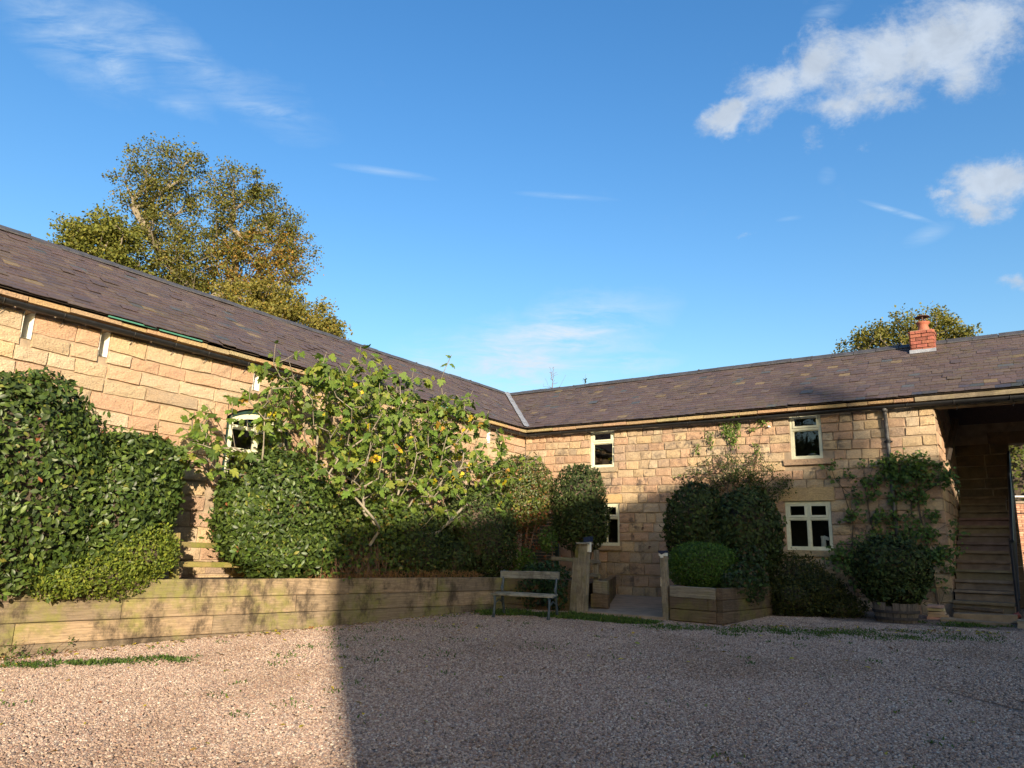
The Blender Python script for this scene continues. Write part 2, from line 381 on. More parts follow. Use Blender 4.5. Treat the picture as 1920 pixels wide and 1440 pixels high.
def m_pebble(name):
    m, n, L, B = mat_new(name); t = NT(n, L)
    c = t.ramp(t.rand(), GRAVEL_STOPS, True); c = t.mix(1.0, c, t.ramp(t.noise(t.pos(), 90, 3, 0.6), [(0.3, (0.8, 0.8, 0.8)), (0.7, (1.15, 1.15, 1.12))]), 'MULTIPLY')
    big = t.rng(t.noise(t.map(t.pos(), (1, 1, 0)), 0.5, 5, 0.62), 0.44, 0.66, 0, 0.5, True)
    c = t.mix(big, c, t.mix(1.0, c, (0.60, 0.54, 0.47), 'MULTIPLY'))
    L.new(c, B.inputs['Base Color']); B.inputs['Roughness'].default_value = 0.75; B.inputs['Specular IOR Level'].default_value = 0.3
    return m

MAT = dict(
    stone_l=m_stone('sandstone_warm'), stone_r=m_stone('sandstone_stained', 0.85),
    mortar=m_plain('mortar', (0.31, 0.235, 0.16), 0.95, var=0.3, scale=6, bump=0.6, bscale=30),
    slate=m_slate('slate'), ridge=m_plain('ridge_clay_blue', (0.058, 0.056, 0.060), 0.6, var=0.35, scale=7, bump=0.3),
    lead=m_plain('lead', (0.30, 0.31, 0.33), 0.55, 0.3, var=0.25, scale=9, bump=0.3, bscale=12),
    gutter=m_plain('black_iron', (0.012, 0.012, 0.013), 0.5, var=0.4, scale=14, bump=0.15),
    old_pipe=m_plain('worn_iron_pipe', (0.085, 0.082, 0.08), 0.5, 0.2, var=0.75, scale=9, bump=0.3),
    green_metal=m_plain('green_plastic', (0.06, 0.20, 0.14), 0.45, var=0.15),
    sleeper=m_wood('sleeper_wood', (0.185, 0.137, 0.092), (0.325, 0.25, 0.17), alg=0.65, stain=0.95),
    grey_wood=m_wood('weathered_wood', (0.17, 0.14, 0.105), (0.34, 0.295, 0.225), alg=0.5, crack=1.0),
    dark_wood=m_wood('dark_damp_wood', (0.08, 0.056, 0.04), (0.165, 0.118, 0.08), alg=0.5),
    green_wood=m_wood('algae_wood', (0.17, 0.13, 0.06), (0.30, 0.24, 0.10), alg=1.0),
    white_wood=m_wood('peeling_white_paint', (0.22, 0.205, 0.165), (0.46, 0.44, 0.375), alg=0.2, stain=0.7, crack=1.2),
    paint=m_plain('cream_paint', (0.60, 0.585, 0.42), 0.5, var=0.12, scale=10, bump=0.12, bscale=60),
    white=m_plain('limewash_white', (0.78, 0.76, 0.70), 0.8, var=0.1, scale=9, bump=0.5, bscale=25),
    green_paint=m_plain('dark_green_paint', (0.02, 0.045, 0.038), 0.5, var=0.3),
    blue_paint=m_plain('slate_blue_iron', (0.055, 0.075, 0.09), 0.5, var=0.4, scale=20, bump=0.2),
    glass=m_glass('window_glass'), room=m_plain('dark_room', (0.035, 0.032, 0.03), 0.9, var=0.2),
    brick_pale=m_plain('pale_brick', (0.40, 0.235, 0.15), 0.9, var=0.3, scale=14, bump=0.5, bscale=45, use_col=True), brick=m_plain('red_brick', (0.25, 0.085, 0.055), 0.9, var=0.3, scale=14, bump=0.6, bscale=45, use_col=True),
    terracotta=m_plain('terracotta', (0.32, 0.105, 0.06), 0.75, var=0.22, scale=12, bump=0.2),
    rust=m_plain('rusty_cowl', (0.12, 0.06, 0.045), 0.7, var=0.4, scale=18),
    concrete=m_plain('worn_concrete', (0.25, 0.185, 0.125), 0.9, var=0.3, scale=3.5, bump=0.35, bscale=50),
    flag=m_plain('old_flagstone', (0.27, 0.215, 0.155), 0.9, var=0.3, scale=5, bump=0.5, bscale=30, use_col=True),
    iron=m_plain('black_handrail', (0.012, 0.014, 0.02), 0.4, var=0.3),
    red=m_plain('red_oxide', (0.16, 0.04, 0.03), 0.7, var=0.3),
    leaf=m_leaf('leaf_glossy', 0.42, 0.16, 0.28), leaf_matt=m_leaf('leaf_dark_matt', 0.6, 0.12, 0.12), leaf_soft=m_leaf('leaf_soft', 0.55, 0.32, 0.25), leaf_far=m_leaf('leaf_far', 0.6, 0.3, 0.2),
    bark=m_bark('bark_grey', (0.14, 0.115, 0.085), (0.27, 0.235, 0.18)), bark_pale=m_bark('bark_pale', (0.16, 0.135, 0.10), (0.31, 0.275, 0.21)), bark_dark=m_bark('bark_dark', (0.055, 0.042, 0.032), (0.12, 0.092, 0.066)),
    twig=m_bark('twig_brown', (0.11, 0.06, 0.04), (0.19, 0.115, 0.075)),
    soil=m_plain('soil', (0.055, 0.04, 0.028), 0.95, var=0.35, scale=9, bump=0.8, bscale=25),
    gravel=m_gravel('gravel_bed'), pebble=m_pebble('pebbles'),
    grass=m_plain('field_grass', (0.055, 0.075, 0.022), 0.9, var=0.35, scale=2),
    barrel=m_wood('barrel_oak', (0.115, 0.09, 0.075), (0.24, 0.20, 0.165), alg=0.15, stain=0.4),
    hoop=m_plain('rusty_hoop', (0.055, 0.045, 0.042), 0.7, 0.3, var=0.4, scale=25),
    porcelain=m_plain('white_porcelain', (0.75, 0.75, 0.73), 0.25, var=0.05), tin=m_plain('tin_pot', (0.55, 0.57, 0.57), 0.25, 0.9, var=0.1),
    plastic=m_plain('blue_black_plastic', (0.015, 0.025, 0.06), 0.3, var=0.2), lens=m_plain('pale_lens', (0.62, 0.60, 0.52), 0.35, var=0.08),
    beam=m_wood('roof_timber', (0.20, 0.16, 0.11), (0.36, 0.30, 0.21), alg=0.2), beam_dark=m_wood('dark_rafters', (0.03, 0.024, 0.02), (0.06, 0.048, 0.038), alg=0.0),  # dark rafter tone deepens the passage's shade by colour
    flower=m_leaf('petal_yellow', 0.5, 0.3, 0.3), book=m_plain('book_paper', (0.68, 0.66, 0.58), 0.8, var=0.1),
    wall_b=m_stone('sandstone_barn', 0.3),
)

def ground_z(x, y):
    return max(-0.75, min(0.0, 0.037*(y+1.044)))

# ------------------------------------------------------------------ ground
def build_ground():
    xs = [-250, -120, -60, -30, -15] + list(np.linspace(-8, 22, 31)) + [40, 70, 130, 250]
    ys = [-250, -120, -60, -30, -21.5] + list(np.linspace(-20, 0, 41)) + [3, 8, 20, 50, 120, 250]
    V = [(x, y, ground_z(x, y) + (0.010*math.sin(x*1.1+y*0.7)+0.008*math.sin(x*0.7-y*1.2))*max(0.0, min(1.0, (-4.5-y)/3.0, (y+19.5)/3.0, (x+7.5)/3.0, (21.5-x)/3.0))) for y in ys for x in xs]
    nx = len(xs); F = [(j*nx+i, j*nx+i+1, (j+1)*nx+i+1, (j+1)*nx+i) for j in range(len(ys)-1) for i in range(nx-1)]
    me = mesh_np('gravel_ground', V, F); o = link('gravel_ground', me, None, None, MAT['gravel']); tag(o, kind='structure')
build_ground()

def gz(x, y):
    return ground_z(x, y) + (0.010*math.sin(x*1.1+y*0.7)+0.008*math.sin(x*0.7-y*1.2))*max(0.0, min(1.0, (-4.5-y)/3.0, (y+19.5)/3.0, (x+7.5)/3.0, (21.5-x)/3.0))

# ------------------------------------------------------------------ stone walls
BUFF = [(0.49, 0.375, 0.235), (0.51, 0.395, 0.265), (0.465, 0.365, 0.25), (0.52, 0.39, 0.235), (0.47, 0.385, 0.28)]
PINK = [(0.45, 0.295, 0.205), (0.43, 0.28, 0.195), (0.47, 0.315, 0.215), (0.405, 0.28, 0.205)]
GREY = [(0.36, 0.29, 0.215), (0.33, 0.25, 0.195), (0.40, 0.32, 0.22)]
def stone_colour(rng, pink):
    r = rng.random()
    c = rng.choice(PINK) if r < pink else (rng.choice(BUFF) if r < 0.88 else rng.choice(GREY))
    k = rng.uniform(0.88, 1.08); return tuple(x*k for x in c)

def stone_geo(w, h, rng, proud, inset=0.009, tilt=True):
    """one dressed block about its own centre: u right, z up, d out of the wall"""
    nx = 4 if w > 0.34 else 3; nz = 3
    cj = [[rng.uniform(-0.009, 0.009) for _ in range(2)] for _ in range(4)]
    def outer(a, b):                     # bilinear corner jitter
        ju = (1-a)*(1-b)*cj[0][0] + a*(1-b)*cj[1][0] + a*b*cj[2][0] + (1-a)*b*cj[3][0]
        jz = (1-a)*(1-b)*cj[0][1] + a*(1-b)*cj[1][1] + a*b*cj[2][1] + (1-a)*b*cj[3][1]
        return (a-0.5)*w + ju, (b-0.5)*h + jz
    gx, gy = rng.uniform(-0.012, 0.012), rng.uniform(-0.012, 0.012)
    V = []; F = []
    for j in range(nz+1):
        for i in range(nx+1):
            u, z = outer(i/nx, j/nz)
            edge = i in (0, nx) or j in (0, nz)
            iu = inset*(1 if i == 0 else (-1 if i == nx else 0))*rng.uniform(0.5, 1.7)
            iz = inset*(1 if j == 0 else (-1 if j == nz else 0))*rng.uniform(0.5, 1.7)
            d = proud + (i/nx-0.5)*gx + (j/nz-0.5)*gy + (rng.uniform(-0.006, 0.003) if edge else rng.uniform(-0.004, 0.012))
            V.append((u+iu, z+iz, d))
    for j in range(nz):
        for i in range(nx):
            a = j*(nx+1)+i; F.append((a, a+1, a+nx+2, a+nx+1))
    ring = [(i, 0) for i in range(nx)] + [(nx, j) for j in range(nz)] + [(i, nz) for i in range(nx, 0, -1)] + [(0, j) for j in range(nz, 0, -1)]
    base = len(V)
    for i, j in ring:
        u, z = outer(i/nx, j/nz); V.append((u, z, -0.03))
    m = len(ring)
    for k in range(m):
        a, b = ring[k], ring[(k+1) % m]
        F.append((base+k, base+(k+1) % m, b[1]*(nx+1)+b[0], a[1]*(nx+1)+a[0]))
    return V, F

def layout(u0, u1, courses, holes, rng, lmin, lmax, gap):
    out = []
    for z0, z1 in courses:
        iv = [(u0, u1)]
        for (a, b, c, d) in holes:
            if c < z1-0.04 and d > z0+0.04:
                nv = []
                for s, e in iv:
                    if b <= s or a >= e: nv.append((s, e)); continue
                    if a - s > 0.05: nv.append((s, a))
                    if e - b > 0.05: nv.append((b, e))
                iv = nv
        for s, e in iv:
            x = s
            while x < e - 1e-6:
                w = rng.uniform(lmin, lmax)*(1.35 if rng.random() < 0.12 else 1)
                if e - (x+w) < lmin*0.75: w = e - x
                if w > lmax*1.6: w = w/2
                out.append((x, x+w, z0, z1)); x += w
    return [(a+gap/2, b-gap/2, c+gap/2, d-gap/2) for a, b, c, d in out]

def courses(z0, z1, lo, hi, rng):
    zs = [z0]
    while zs[-1] < z1 - hi*0.6: zs.append(zs[-1] + rng.uniform(lo, hi))
    k = (z1-z0)/(zs[-1]-z0); zs = [z0+(z-z0)*k for z in zs]
    return list(zip(zs[:-1], zs[1:]))

def backing(name, fn, u0, u1, z0, z1, holes, depth, mat, parent, reveal=0.25, rmat=None):
    us = sorted({u0, u1, *[h[0] for h in holes], *[h[1] for h in holes]}); zs = sorted({z0, z1, *[h[2] for h in holes], *[h[3] for h in holes]})
    us = [u for u in us if u0 <= u <= u1]; zs = [z for z in zs if z0 <= z <= z1]
    mb = MB()
    for i in range(len(us)-1):
        for j in range(len(zs)-1):
            uc, zc = (us[i]+us[i+1])/2, (zs[j]+zs[j+1])/2
            if any(h[0] < uc < h[1] and h[2] < zc < h[3] for h in holes): continue
            mb.add([fn(us[i], zs[j], depth), fn(us[i+1], zs[j], depth), fn(us[i+1], zs[j+1], depth), fn(us[i], zs[j+1], depth)], [(0, 1, 2, 3)])
    for h in holes:
        a, b, c, d = h[:4]
        for q in (((a, c), (a, d)), ((b, d), (b, c)), ((a, d), (b, d)), ((b, c), (a, c))):
            (p0, p1) = q
            mb.add([fn(*p0, depth), fn(*p1, depth), fn(*p1, -reveal), fn(*p0, -reveal)], [(0, 1, 2, 3)])
    return mb.obj(name, mat, parent)

def place_stones(cells_fns, wall, mat, limit=300, pink=0.35):
    """cells_fns: list of (cells, fn, rng, pink). The stones that show largest become parts of the wall, the rest one mesh."""
    items = []
    for cells, fn, rng, pk, pr, *dk in cells_fns:
        for (a, b, c, d) in cells:
            uc, zc = (a+b)/2, (c+d)/2
            x, y, z = pix(fn(uc, zc, 0))
            p1 = pix(fn(a, c, 0)); p2 = pix(fn(b, d, 0))
            area = abs((p1[0]-p2[0])*(p1[1]-p2[1])) if z > 0.4 else 0
            vis = -40 < x < 1960 and -40 < y < 1480 and z > 0.4
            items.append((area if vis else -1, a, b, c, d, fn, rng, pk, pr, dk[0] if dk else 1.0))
    items.sort(key=lambda t: -t[0])
    rest = MB()
    for i, (ar, a, b, c, d, fn, rng, pk, pr, dk) in enumerate(items):
        V, F = stone_geo(b-a, d-c, rng, rng.uniform(0.002, pr))
        if d-c > 0.12: V = [(u, z + 0.011*math.sin(1.1*(uu := (a+b)/2+u)+z*1.5+c*2.6) + 0.006*math.sin(3.3*uu+c*7), dd) for u, z, dd in V]
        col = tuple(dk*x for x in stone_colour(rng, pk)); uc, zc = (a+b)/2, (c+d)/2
        o = Vector(fn(uc, zc, 0))
        if i < limit and ar > 0:
            W = [Vector(fn(uc+v[0], zc+v[1], v[2])) - o for v in V]
            me = bpy.data.meshes.new('stone'); me.from_pydata([tuple(v) for v in W], [], F); set_col(me, col)
            link('stone', me, wall, o, mat, keep=False)
        else:
            rest.add([fn(uc+v[0], zc+v[1], v[2]) for v in V], F, col)
    if rest.V: tag(rest.obj('stonework', mat, wall), kind='stuff')

# ------------------------------------------------------------------ roofs
HE, HR, DD, OV = 3.987, 5.543, 2.137, 0.14
SL = (HR-HE)/(DD+OV)
SLN = math.sqrt(1+SL*SL)
SLATE_COLS = [(0.094, 0.068, 0.066), (0.086, 0.062, 0.060), (0.100, 0.075, 0.068), (0.080, 0.063, 0.065), (0.104, 0.080, 0.068), (0.088, 0.065, 0.060)]
def slate_colour(rng):
    r = rng.random()
    if r < 0.018: c = (0.16, 0.122, 0.075)
    elif r < 0.045: c = (0.07, 0.076, 0.085)
    else: c = rng.choice(SLATE_COLS)
    k = rng.uniform(0.88, 1.12); return tuple(x*k for x in c)

def roof(parent, fn, u_lo, u_hi, rng, clip, gauge=0.135, sag=0.0, patches=()):
    """fn(u, s, n): u along the eaves, s up the slope from the eaves, n off the slope"""
    mb = MB()
    slope_len = (DD+OV)*SLN
    N = int(slope_len/gauge)
    g = slope_len/N
    ulist = np.linspace(u_lo, u_hi, 9)
    def cl(u, s): return clip(u, s)
    # boarding under the slates
    ring = [fn(cl(u_lo, 0), 0, -0.02), fn(cl(u_hi, 0), 0, -0.02), fn(cl(u_hi, slope_len), slope_len, -0.02), fn(cl(u_lo, slope_len), slope_len, -0.02)]
    mb.add(ring, [(0, 1, 2, 3)])
    rf = mb.obj('roof', MAT['beam_dark'], parent)
    protos = []
    for v in range(4):
        r2 = random.Random(50+v)
        j = [r2.uniform(-0.012, 0.012) for _ in range(5)]
        # unit slate: x -0.5..0.5 (scaled by width), y 0..1 up the slope, z thickness
        L_ = g*1.35
        V = [(-0.5, j[0], 0), (0.0, j[1], 0.001), (0.5, j[2], 0), (0.5, L_, -0.012), (-0.5, L_, -0.012),
             (-0.5, j[0], -0.009), (0.0, j[1], -0.009), (0.5, j[2], -0.009)]
        F = [(0, 1, 2, 3, 4), (5, 6, 1, 0), (6, 7, 2, 1), (0, 4, 5), (2, 7, 3)]
        me = bpy.data.meshes.new('slate'); me.from_pydata(V, [], F); set_col(me); me.materials.append(MAT['slate']); protos.append((me, V, F))
    items = []
    for k in range(N):
        s0 = k*g
        a, b = cl(u_lo, s0+g*0.5), cl(u_hi, s0+g*0.5)
        u = a + rng.uniform(-0.2, 0.0)
        while u < b:
            w = rng.uniform(0.17, 0.26)
            x0, x1 = max(u, a), min(u+w, b)
            u += w
            if x1-x0 < 0.03: continue
            items.append(((x0+x1)/2, x1-x0, s0))
    def mat_at(uc, s0, w, lift, ang, sy=1.0):
        o = Vector(fn(uc, s0, 0.018+lift)); ux = (Vector(fn(uc+0.01, s0, 0.0)) - Vector(fn(uc, s0, 0.0))).normalized()
        sx = (Vector(fn(uc, s0+0.01, 0.0)) - Vector(fn(uc, s0, 0.0))).normalized(); nx = (Vector(fn(uc, s0, 0.01)) - Vector(fn(uc, s0, 0.0))).normalized()
        c, s_ = math.cos(ang), math.sin(ang)
        ax = (ux*c + sx*s_)*max(0.02, w-0.004); ay = (sx*c - ux*s_)*sy
        return Matrix(((ax.x, ay.x, nx.x, o.x), (ax.y, ay.y, nx.y, o.y), (ax.z, ay.z, nx.z, o.z), (0, 0, 0, 1)))
    ranked = []
    for it in items:
        uc, w, s0 = it
        x, y, z = pix(fn(uc, s0+g/2, 0)); vis = -20 < x < 1940 and -20 < y < 1460 and z > 0.4
        if vis:
            p1 = pix(fn(uc-w/2, s0, 0)); p2 = pix(fn(uc+w/2, s0, 0)); p3 = pix(fn(uc, s0+g, 0))
            ar = abs((p2[0]-p1[0])*(p3[1]-p1[1]) - (p2[1]-p1[1])*(p3[0]-p1[0]))
        ranked.append((ar if vis else -1, it))
    ranked.sort(key=lambda t: -t[0])
    rest = MB()
    for i, (ar, (uc, w, s0)) in enumerate(ranked):
        me, V, F = protos[rng.randrange(4)]
        col = slate_colour(rng)
        for (pu, ps, pru, prs, pc) in patches:
            if abs(uc-pu) < pru and abs(s0-ps) < prs and rng.random() < 0.8: col = tuple(x*rng.uniform(0.85, 1.15) for x in pc)
        lift = rng.uniform(0, 0.004) if rng.random() < 0.9 else rng.uniform(0.006, 0.016)
        mw = mat_at(uc, s0 + (rng.uniform(-0.006, 0.006) if rng.random() < 0.994 else -0.035), w, lift + 0.006*math.sin(uc*1.3+s0*1.1)+0.003*math.sin(uc*2.9-s0*2), rng.gauss(0, 0.007))
        if i < 300 and ar > 0:
            o = bpy.data.objects.new('slate', me); COL.objects.link(o); o.parent = rf; o.matrix_basis = mw; o.color = (*col, 1)
        else:
            rest.add([mw @ Vector(v) for v in V], F, col)
    tag(rest.obj('slating', MAT['slate'], rf), kind='stuff')
    return rf, slope_len

def ridge(parent, P0, P1, rng, across):
    """row of angled ridge tiles from P0 to P1"""
    P0, P1 = Vector(P0), Vector(P1); L_ = (P1-P0).length; n = int(L_/0.45); d = (P1-P0)/n
    a = Vector(across).normalized()
    e = d.normalized()
    V = []
    for x in (0, 1):
        for (s, z) in ((-0.15, -0.105), (0.0, 0.0), (0.15, -0.105), (0.15, -0.125), (0.0, -0.02), (-0.15, -0.125)):
            V.append((x, s, z))
    F = [(0, 1, 7, 6), (1, 2, 8, 7), (2, 3, 9, 8), (3, 4, 10, 9), (4, 5, 11, 10), (5, 0, 6, 11), (0, 5, 4, 1), (1, 4, 3, 2), (6, 7, 10, 11), (7, 8, 9, 10)]
    me = bpy.data.meshes.new('ridge_tile'); me.from_pydata(V, [], F); set_col(me); me.materials.append(MAT['ridge'])
    mo = MB()
    for i in range(n):
        o = bpy.data.objects.new('ridge_tile', me); COL.objects.link(o); o.parent = parent
        p = P0 + d*i + Vector((0, 0, 0.055 + rng.uniform(-0.008, 0.008)))
        ex = (e + Vector((0, 0, rng.uniform(-0.02, 0.02))))*(d.length*0.975); up = Vector((0, 0, 1)) + a*rng.uniform(-0.04, 0.04)
        o.matrix_basis = Matrix(((ex.x, a.x, up.x, p.x), (ex.y, a.y, up.y, p.y), (ex.z, a.z, up.z, p.z), (0, 0, 0, 1)))
        if rng.random() < 0.45:
            q = p + d; mo.obox(q + Vector((0, 0, -0.01+rng.uniform(-0.01, 0.008))), e*rng.uniform(0.008, 0.018), a*rng.uniform(0.02, 0.05), Vector((0, 0, 0.014)), tuple(x*rng.uniform(0.5, 1.1) for x in (1, 0.95, 0.9)))
    mo.obj('ridge_mortar', MAT['ridge'], parent)

# ------------------------------------------------------------------ the two wings
fnL = lambda u, z, d: (d, u, z)
fnR = lambda u, z, d: (u, -d, z)
XL = 9.188
fnP = lambda u, z, d: (XL+d, u, z)           # passage side wall
fnB = lambda u, z, d: (u, 4.28-d, z)         # rear wall of the passage
ZT = 3.84                                    # head of the walls

def window(parent, fn, a, b, c, d, lights, rng, back=0.07, transom=0.70, small_sash=True, off=0.0):
    """cream timber casement set in an opening; lights side by side, a top vent above each"""
    fr = MB()
    t = 0.055
    def bar(u0, u1, z0, z1, d0, d1, tgt): 
        V = [fn(u, z, dd) for dd in (d0, d1) for z in (z0, z1) for u in (u0, u1)]
        tgt.add(V, [(0, 2, 3, 1), (4, 5, 7, 6), (0, 1, 5, 4), (2, 6, 7, 3), (0, 4, 6, 2), (1, 3, 7, 5)])
    f0, f1 = -back-0.05, -back+0.035
    bar(a+0.002, a+t, c, d, f0, f1, fr); bar(b-t, b-0.002, c, d, f0, f1, fr)
    bar(a+t, b-t, d-t, d-0.002, f0, f1-0.002, fr); bar(a+t, b-t, c+0.002, c+t, f0, f1-0.002, fr)
    zt = c + (d-c)*transom
    W = (b-a-2*t)
    mw = 0.05
    segs = []
    for i in range(lights):
        x0 = a+t + W/lights*i + (mw/2 if i else 0); x1 = a+t + W/lights*(i+1) - (mw/2 if i < lights-1 else 0); segs.append((x0, x1))
    for i in range(1, lights):
        x = a+t + W/lights*i; bar(x-mw/2, x+mw/2, c+t, d-t, f0, f1-0.004, fr)
    for (x0, x1) in segs: bar(x0, x1, zt-0.022, zt+0.022, f0, f1-0.006, fr)
    wobj = fr.obj('window', MAT['paint'], parent)
    for (x0, x1) in segs:
        for (z0, z1, vent) in ((c+t, zt-0.022, False), (zt+0.022, d-t, True)):
            sa = MB(); s = 0.034 if vent else 0.016; q0, q1 = (f1-0.05, f1+0.012) if vent else (f0+0.01, f1-0.03)
            e = 0.004 if vent else 0.0
            bar(x0+e, x0+s+e, z0+e, z1-e, q0, q1, sa); bar(x1-s-e, x1-e, z0+e, z1-e, q0, q1, sa)
            bar(x0+s+e, x1-s-e, z1-s-e, z1-e, q0, q1-0.001, sa); bar(x0+s+e, x1-s-e, z0+e, z0+s*1.2+e, q0, q1-0.001, sa)
            sa.obj('sash', MAT['paint'], wobj)
            g = MB(); gd = (q0+q1)/2
            g.add([fn(x0+s, z0+s, gd), fn(x1-s, z0+s, gd), fn(x1-s, z1-s, gd), fn(x0+s, z1-s, gd)], [(0, 1, 2, 3)])
            g.obj('pane', MAT['glass'], wobj)
    # the dark room behind
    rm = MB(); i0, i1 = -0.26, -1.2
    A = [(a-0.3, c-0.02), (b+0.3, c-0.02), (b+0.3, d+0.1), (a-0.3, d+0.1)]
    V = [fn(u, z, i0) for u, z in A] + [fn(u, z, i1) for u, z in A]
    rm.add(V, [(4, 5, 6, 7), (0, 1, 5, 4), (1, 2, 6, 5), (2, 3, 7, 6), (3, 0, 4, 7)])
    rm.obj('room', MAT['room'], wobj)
    sl = MB(); V = [fn(u, z, dd) for dd in (f0-0.002, i0+0.004) for z in (c+0.004, c+0.012) for u in (a+0.003, b-0.003)]
    sl.add(V, [(0, 2, 3, 1), (4, 5, 7, 6), (0, 1, 5, 4), (2, 6, 7, 3), (0, 4, 6, 2), (1, 3, 7, 5)]); sl.obj('inner_sill', MAT['white'], wobj)
    return wobj

def slab(name, fn, a, b, c, d, d0, d1, mat, parent, rng, col=(1, 1, 1)):
    m = MB(); V = [tuple(Vector(fn(u, z, dd)) + Vector([rng.uniform(-0.004, 0.004) for _ in range(3)])) for dd in (d0, d1) for z in (c, d) for u in (a, b)]
    m.add(V, [(0, 2, 3, 1), (4, 5, 7, 6), (0, 1, 5, 4), (2, 6, 7, 3), (0, 4, 6, 2), (1, 3, 7, 5)], col)
    return m.obj(name, mat, parent)

def eaves_course(parent, fn, u0, u1, rng, mat):
    u = u0
    while u < u1:
        w = min(rng.uniform(0.35, 0.8), u1-u)
        if w < 0.05: break
        c = tuple(x*rng.uniform(0.85, 1.1) for x in (0.35, 0.27, 0.155))
        slab('eaves_stone', fn, u+0.006, u+w-0.006, ZT+0.05+rng.uniform(-0.006, 0.006), HE-0.035, -0.1, 0.085+rng.uniform(-0.012, 0.012), mat, parent, rng, c); u += w

def gutter(parent, fn, u0, u1, zc, rng):
    g = MB(); n = 9; r = 0.062; dc = 0.14
    us = np.linspace(u0, u1, 16); V = []
    for u in us:
        zz = zc + 0.008*math.sin(u*0.9)
        for k in range(n):
            a = math.pi + math.pi*k/(n-1); V.append(fn(u, zz + r*math.sin(a), dc + r*math.cos(a)))
        for k in range(n):
            a = 2*math.pi - math.pi*k/(n-1); V.append(fn(u, zz + (r-0.008)*math.sin(a), dc + (r-0.008)*math.cos(a)))
    m = 2*n; F = []
    for i in range(len(us)-1):
        for k in range(m): F.append((i*m+k, i*m+(k+1) % m, (i+1)*m+(k+1) % m, (i+1)*m+k))
    g.add(V, F); go = g.obj('gutter', MAT['gutter'], parent)
    u = u0 + 0.35
    while u < u1:
        b = MB(); zz = zc + 0.008*math.sin(u*0.9)
        pts = [fn(u, zz+0.07, 0.03)] + [fn(u, zz + (r+0.008)*math.sin(a), dc + (r+0.008)*math.cos(a)) for a in np.linspace(math.pi, 2*math.pi, 7)] 
        b.tube(pts, 0.007, 4); b.tube([fn(u+0.03, zz-0.055, 0.10), fn(u+0.05, zz-0.10, 0.055), fn(u+0.02, zz-0.16, 0.04)], 0.005, 4); b.tube([fn(u-0.05, zz-0.10, 0.06), fn(u+0.08, zz-0.085, 0.05)], 0.004, 4)
        b.obj('bracket', MAT['gutter'], go); u += rng.uniform(0.55, 1.1)

